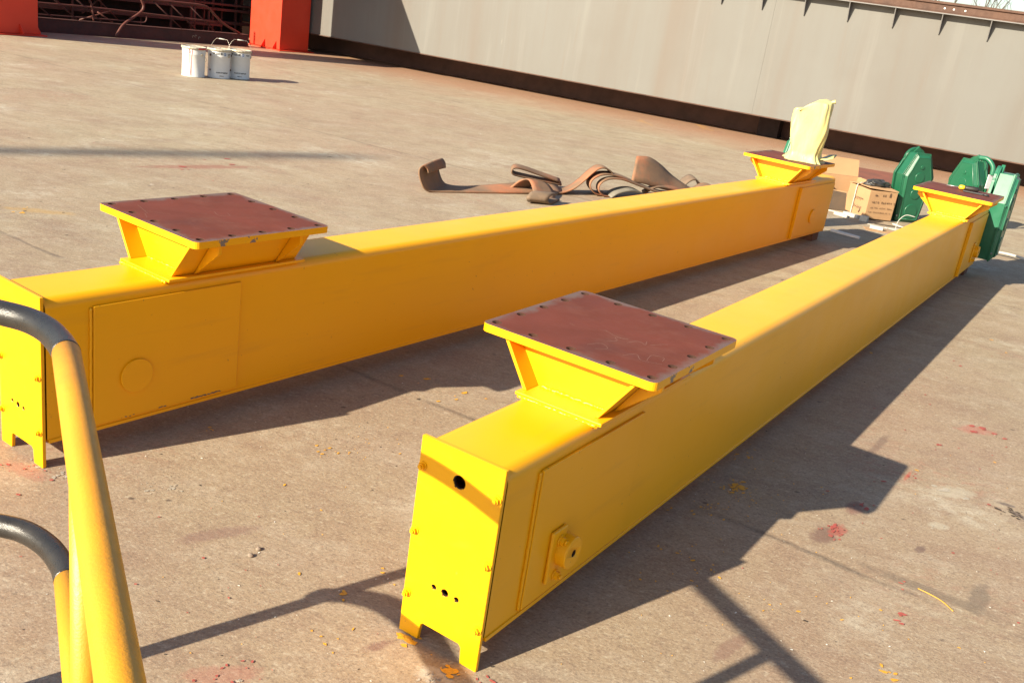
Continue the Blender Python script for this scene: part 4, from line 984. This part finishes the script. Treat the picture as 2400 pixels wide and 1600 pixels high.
bm = new(); tube_bm(bm, [(0.06 + 0.016 * cos(2 * pi * i / 14), 0.016 * sin(2 * pi * i / 14), 0.008) for i in range(15)], 0.006, 6, False); obj('ring', bm, 'darkbolt', pl)

# ------------------------------------------------------------------ unseen mast added for the soft shadow across the yard
mt = thing('shadow_mast', 'tall grey unseen mast added behind the camera to cast a soft shadow', 'mast', (-24.75, -12.2, 0))
bm = new(); tube_bm(bm, [(0, 0, 0), (0, 0, 16.0)], [0.16, 0.10], 16); obj('pole', bm, 'bracket', mt)
bm = new(); cyl_bm(bm, (0, 0, 0), 'z', 0.3, 0, 0.03, 20); obj('base_plate', bm, 'bracket', mt)

# ------------------------------------------------------------------ bare trees behind the girder
def tree(label, x, y, h, seed):
    rg = random.Random(seed); o = thing('bare_tree', label, 'tree', (x, y, 0), 0, 'bare trees beyond the girder')
    tb, cb_ = new(), new()
    def grow(p, d, L, r, depth):
        pts = [p]; dd = d.copy()
        for i in range(4):
            dd = (dd + Vector((rg.uniform(-.18, .18), rg.uniform(-.18, .18), rg.uniform(-.02, .14)))).normalized(); pts.append(pts[-1] + dd * L / 4)
        tube_bm(tb if depth == 0 else cb_, pts, [r * (1 - 0.1 * i) for i in range(5)], 6 if depth < 2 else 4, False)
        if depth < 4:
            for i in range(3 if depth else 7):
                k = rg.choice((1, 2, 3, 4)) if depth else 1 + i // 3 + 1
                q = pts[min(k, 4)]; nd_ = (dd + Vector((rg.uniform(-1, 1), rg.uniform(-1, 1), rg.uniform(-.2, .7))) * 0.95).normalized()
                grow(q, nd_, L * rg.uniform(.42, .62), r * 0.55, depth + 1)
    grow(Vector((0, 0, 0)), Vector((0.05, 0, 1)), h * 0.6, h * 0.008, 0)
    obj('trunk', tb, 'bark', o); obj('crown', cb_, 'bark', o)
tree('wide bare leafless tree left of the others above the girder', 16.6, 45, 7.5, 1)
tree('slim bare leafless tree in the middle above the girder', 17.9, 45.5, 6.6, 2)
tree('bare leafless tree furthest right above the girder', 19.6, 44, 7.8, 5)

# ------------------------------------------------------------------ splashes, grit and mortar on the concrete
def splats(name, clusters, mat, seed, z=0.0016):
    rg = random.Random(seed); bm = new()
    for (x, y, spread, n, s0, s1, an) in clusters:
        for _ in range(n):
            px, py = rg.gauss(x, spread), rg.gauss(y, spread); s = 0.55 * (s0 + (s1 - s0) * rg.random() ** 2.4); m = rg.randint(11, 17); a0 = rg.random() * 6.28; st_ = 1 + rg.random() * 1.3
            vs = []
            for i in range(m):
                a = 2 * pi * i / m; r = s * rg.uniform(.7, 1.12); u, v = r * cos(a) * st_, r * sin(a)
                ang = a0 if an is None else an + rg.uniform(-.35, .35)
                vs.append(bm.verts.new((px + u * cos(ang) - v * sin(ang), py + u * sin(ang) + v * cos(ang), z + rg.random() * 0.0012)))
            bm.faces.new(vs)
    o = obj(name, bm, mat); tag(o, kind='stuff'); return o
splats('yellow_paint_spots', [(-.335, 2.137, .004, 3, .008, .014, None), (-.252, 2.259, .01, 2, .006, .010, None), (-.203, 2.232, .015, 3, .004, .008, None), (-.367, 1.962, .01, 2, .005, .009, None),
    (-.308, 1.937, .025, 4, .004, .009, None), (-.155, 1.99, .012, 8, .012, .022, -.5), (-.03, 1.905, .012, 8, .010, .02, -.5), (.858, 3.098, .035, 50, .002, .012, .6), (.872, 3.11, .012, 8, .010, .022, .6), (.722, 2.914, .04, 24, .002, .009, 1.0),
    (.974, 3.372, .05, 16, .003, .012, None), (.912, 3.042, .10, 60, .0015, .006, None), (.582, 2.506, .12, 40, .002, .009, None), (1.203, 3.195, .02, 3, .005, .014, .2), (-.53, 2.919, .045, 16, .002, .009, .7), (-.44, 3.05, .05, 16, .002, .006, .8),
    (-.972, 2.94, .015, 4, .004, .010, None), (1.091, 2.162, .015, 4, .006, .015, None), (1.05, 2.45, .08, 8, .003, .008, None), (0.0, 2.6, .5, 16, .002, .008, None), (.9, 2.5, .5, 30, .002, .007, None), (-.6, 2.1, .4, 14, .002, .007, None),
    (2.0, 3.6, .6, 12, .003, .010, None), (-2.85, 5.28, .10, 6, .01, .04, .3), (1.0, 2.08, .05, 6, .005, .016, .2), (-.2, 3.6, .12, 10, .004, .02, .5), (1.8, 5.2, .5, 18, .005, .018, None)], 'splash_yellow', 21)
splats('red_paint_spots', [(1.146, 2.889, .035, 16, .006, .02, .9), (1.307, 3.142, .03, 6, .006, .018, .9), (1.59, 3.44, .012, 6, .005, .012, 1.1), (1.227, 2.442, .006, 3, .008, .016, .1), (1.21, 2.391, .006, 2, .008, .015, .1), (1.303, 2.608, .015, 3, .006, .016, -.4),
    (1.841, 3.795, .01, 2, .008, .018, None), (2.111, 4.039, .05, 6, .01, .03, .2), (1.85, 3.4, .35, 24, .003, .012, .3), (1.5, 2.8, .4, 20, .003, .009, .2), (-.529, 1.756, .04, 12, .003, .010, None), (-.50, 1.80, .05, 6, .002, .007, None),
    (-1.355, 2.504, .05, 16, .003, .011, None), (-.6, 2.0, .3, 10, .002, .006, None), (.05, 1.88, .04, 10, .003, .009, None), (2.3, 4.4, .5, 16, .005, .016, .3), (-2.6, 7.4, .3, 8, .01, .04, .3), (-.75, 2.3, .2, 10, .003, .01, None)], 'splash_red', 22, 0.002)
splats('white_paint_flecks', [(0.5, 2.4, .8, 90, .0012, .005, None), (1.6, 3.0, .7, 70, .0015, .006, None), (-.6, 2.3, .6, 50, .0012, .005, None), (-1.0, 7, 2.0, 40, .004, .012, .5), (-3.5, 12.5, 1.4, 40, .006, .02, .6), (.92, 2.9, .5, 30, .0012, .005, None), (-2.5, 15.5, 1.0, 20, .01, .035, -.4), (-1.95, 9.2, .5, 10, .005, .016, -.5)], 'splash_white', 23, 0.0012)
splats('dark_grit', [(0.3, 2.6, 1.0, 150, .0012, .005, None), (1.4, 2.9, .8, 120, .0015, .006, .4), (-.7, 2.6, .7, 110, .0012, .005, None), (.924, 2.338, .004, 2, .006, .010, None), (-2, 6, 1.5, 60, .003, .014, .5), (0, 8, 2.5, 60, .005, .02, .5), (1.92, 3.25, .02, 12, .008, .022, -.9), (1.95, 3.18, .02, 8, .008, .02, -.9)], 'chip_dark', 24, 0.0008)
splats('mortar_streaks', [(-1.342, 2.559, .02, 14, .004, .012, -.55), (-1.25, 2.515, .02, 14, .004, .012, -.55), (-1.15, 2.47, .015, 10, .003, .009, -.4), (-1.0, 2.50, .02, 12, .003, .010, .3), (-.93, 2.525, .02, 10, .003, .009, .3), (-.072, 1.872, .015, 8, .006, .016, None), (-.06, 1.86, .01, 4, .006, .012, None), (-.484, 1.764, .004, 3, .005, .008, None), (-1.182, 2.815, .004, 2, .004, .008, None),
    (1.7, 3.34, .03, 5, .008, .022, .3), (1.553, 3.042, .02, 3, .006, .016, None)], 'mortar', 25, 0.0010)
for i, (x, y, s, lab) in enumerate(((-.609, 2.242, .0085, 'small brown pebble on the concrete left of the near end plate'), (-.598, 2.28, .0075, 'smaller pebble just behind the brown pebble on the concrete'))):
    bm = new(); bmesh.ops.create_icosphere(bm, subdivisions=2, radius=s)
    for v in bm.verts: v.co *= 1 + 0.35 * mnoise.noise(v.co * 90 + Vector((i * 9, 0, 0))); v.co.z *= .6
    o = obj('pebble', bm, 'stone', None, smooth=True); o.location = (x, y, s * .45); tag(o, lab, 'pebble', 'pebbles on the concrete')
bm = new(); tube_bm(bm, catmull([(1.33, 2.60, .003), (1.36, 2.575, .003), (1.385, 2.545, .003), (1.40, 2.50, .003)], 5), 0.0014, 6)
tag(obj('yellow_string', bm, 'splash_yellow'), 'thin yellow string lying on the concrete right of the near carriage', 'string')
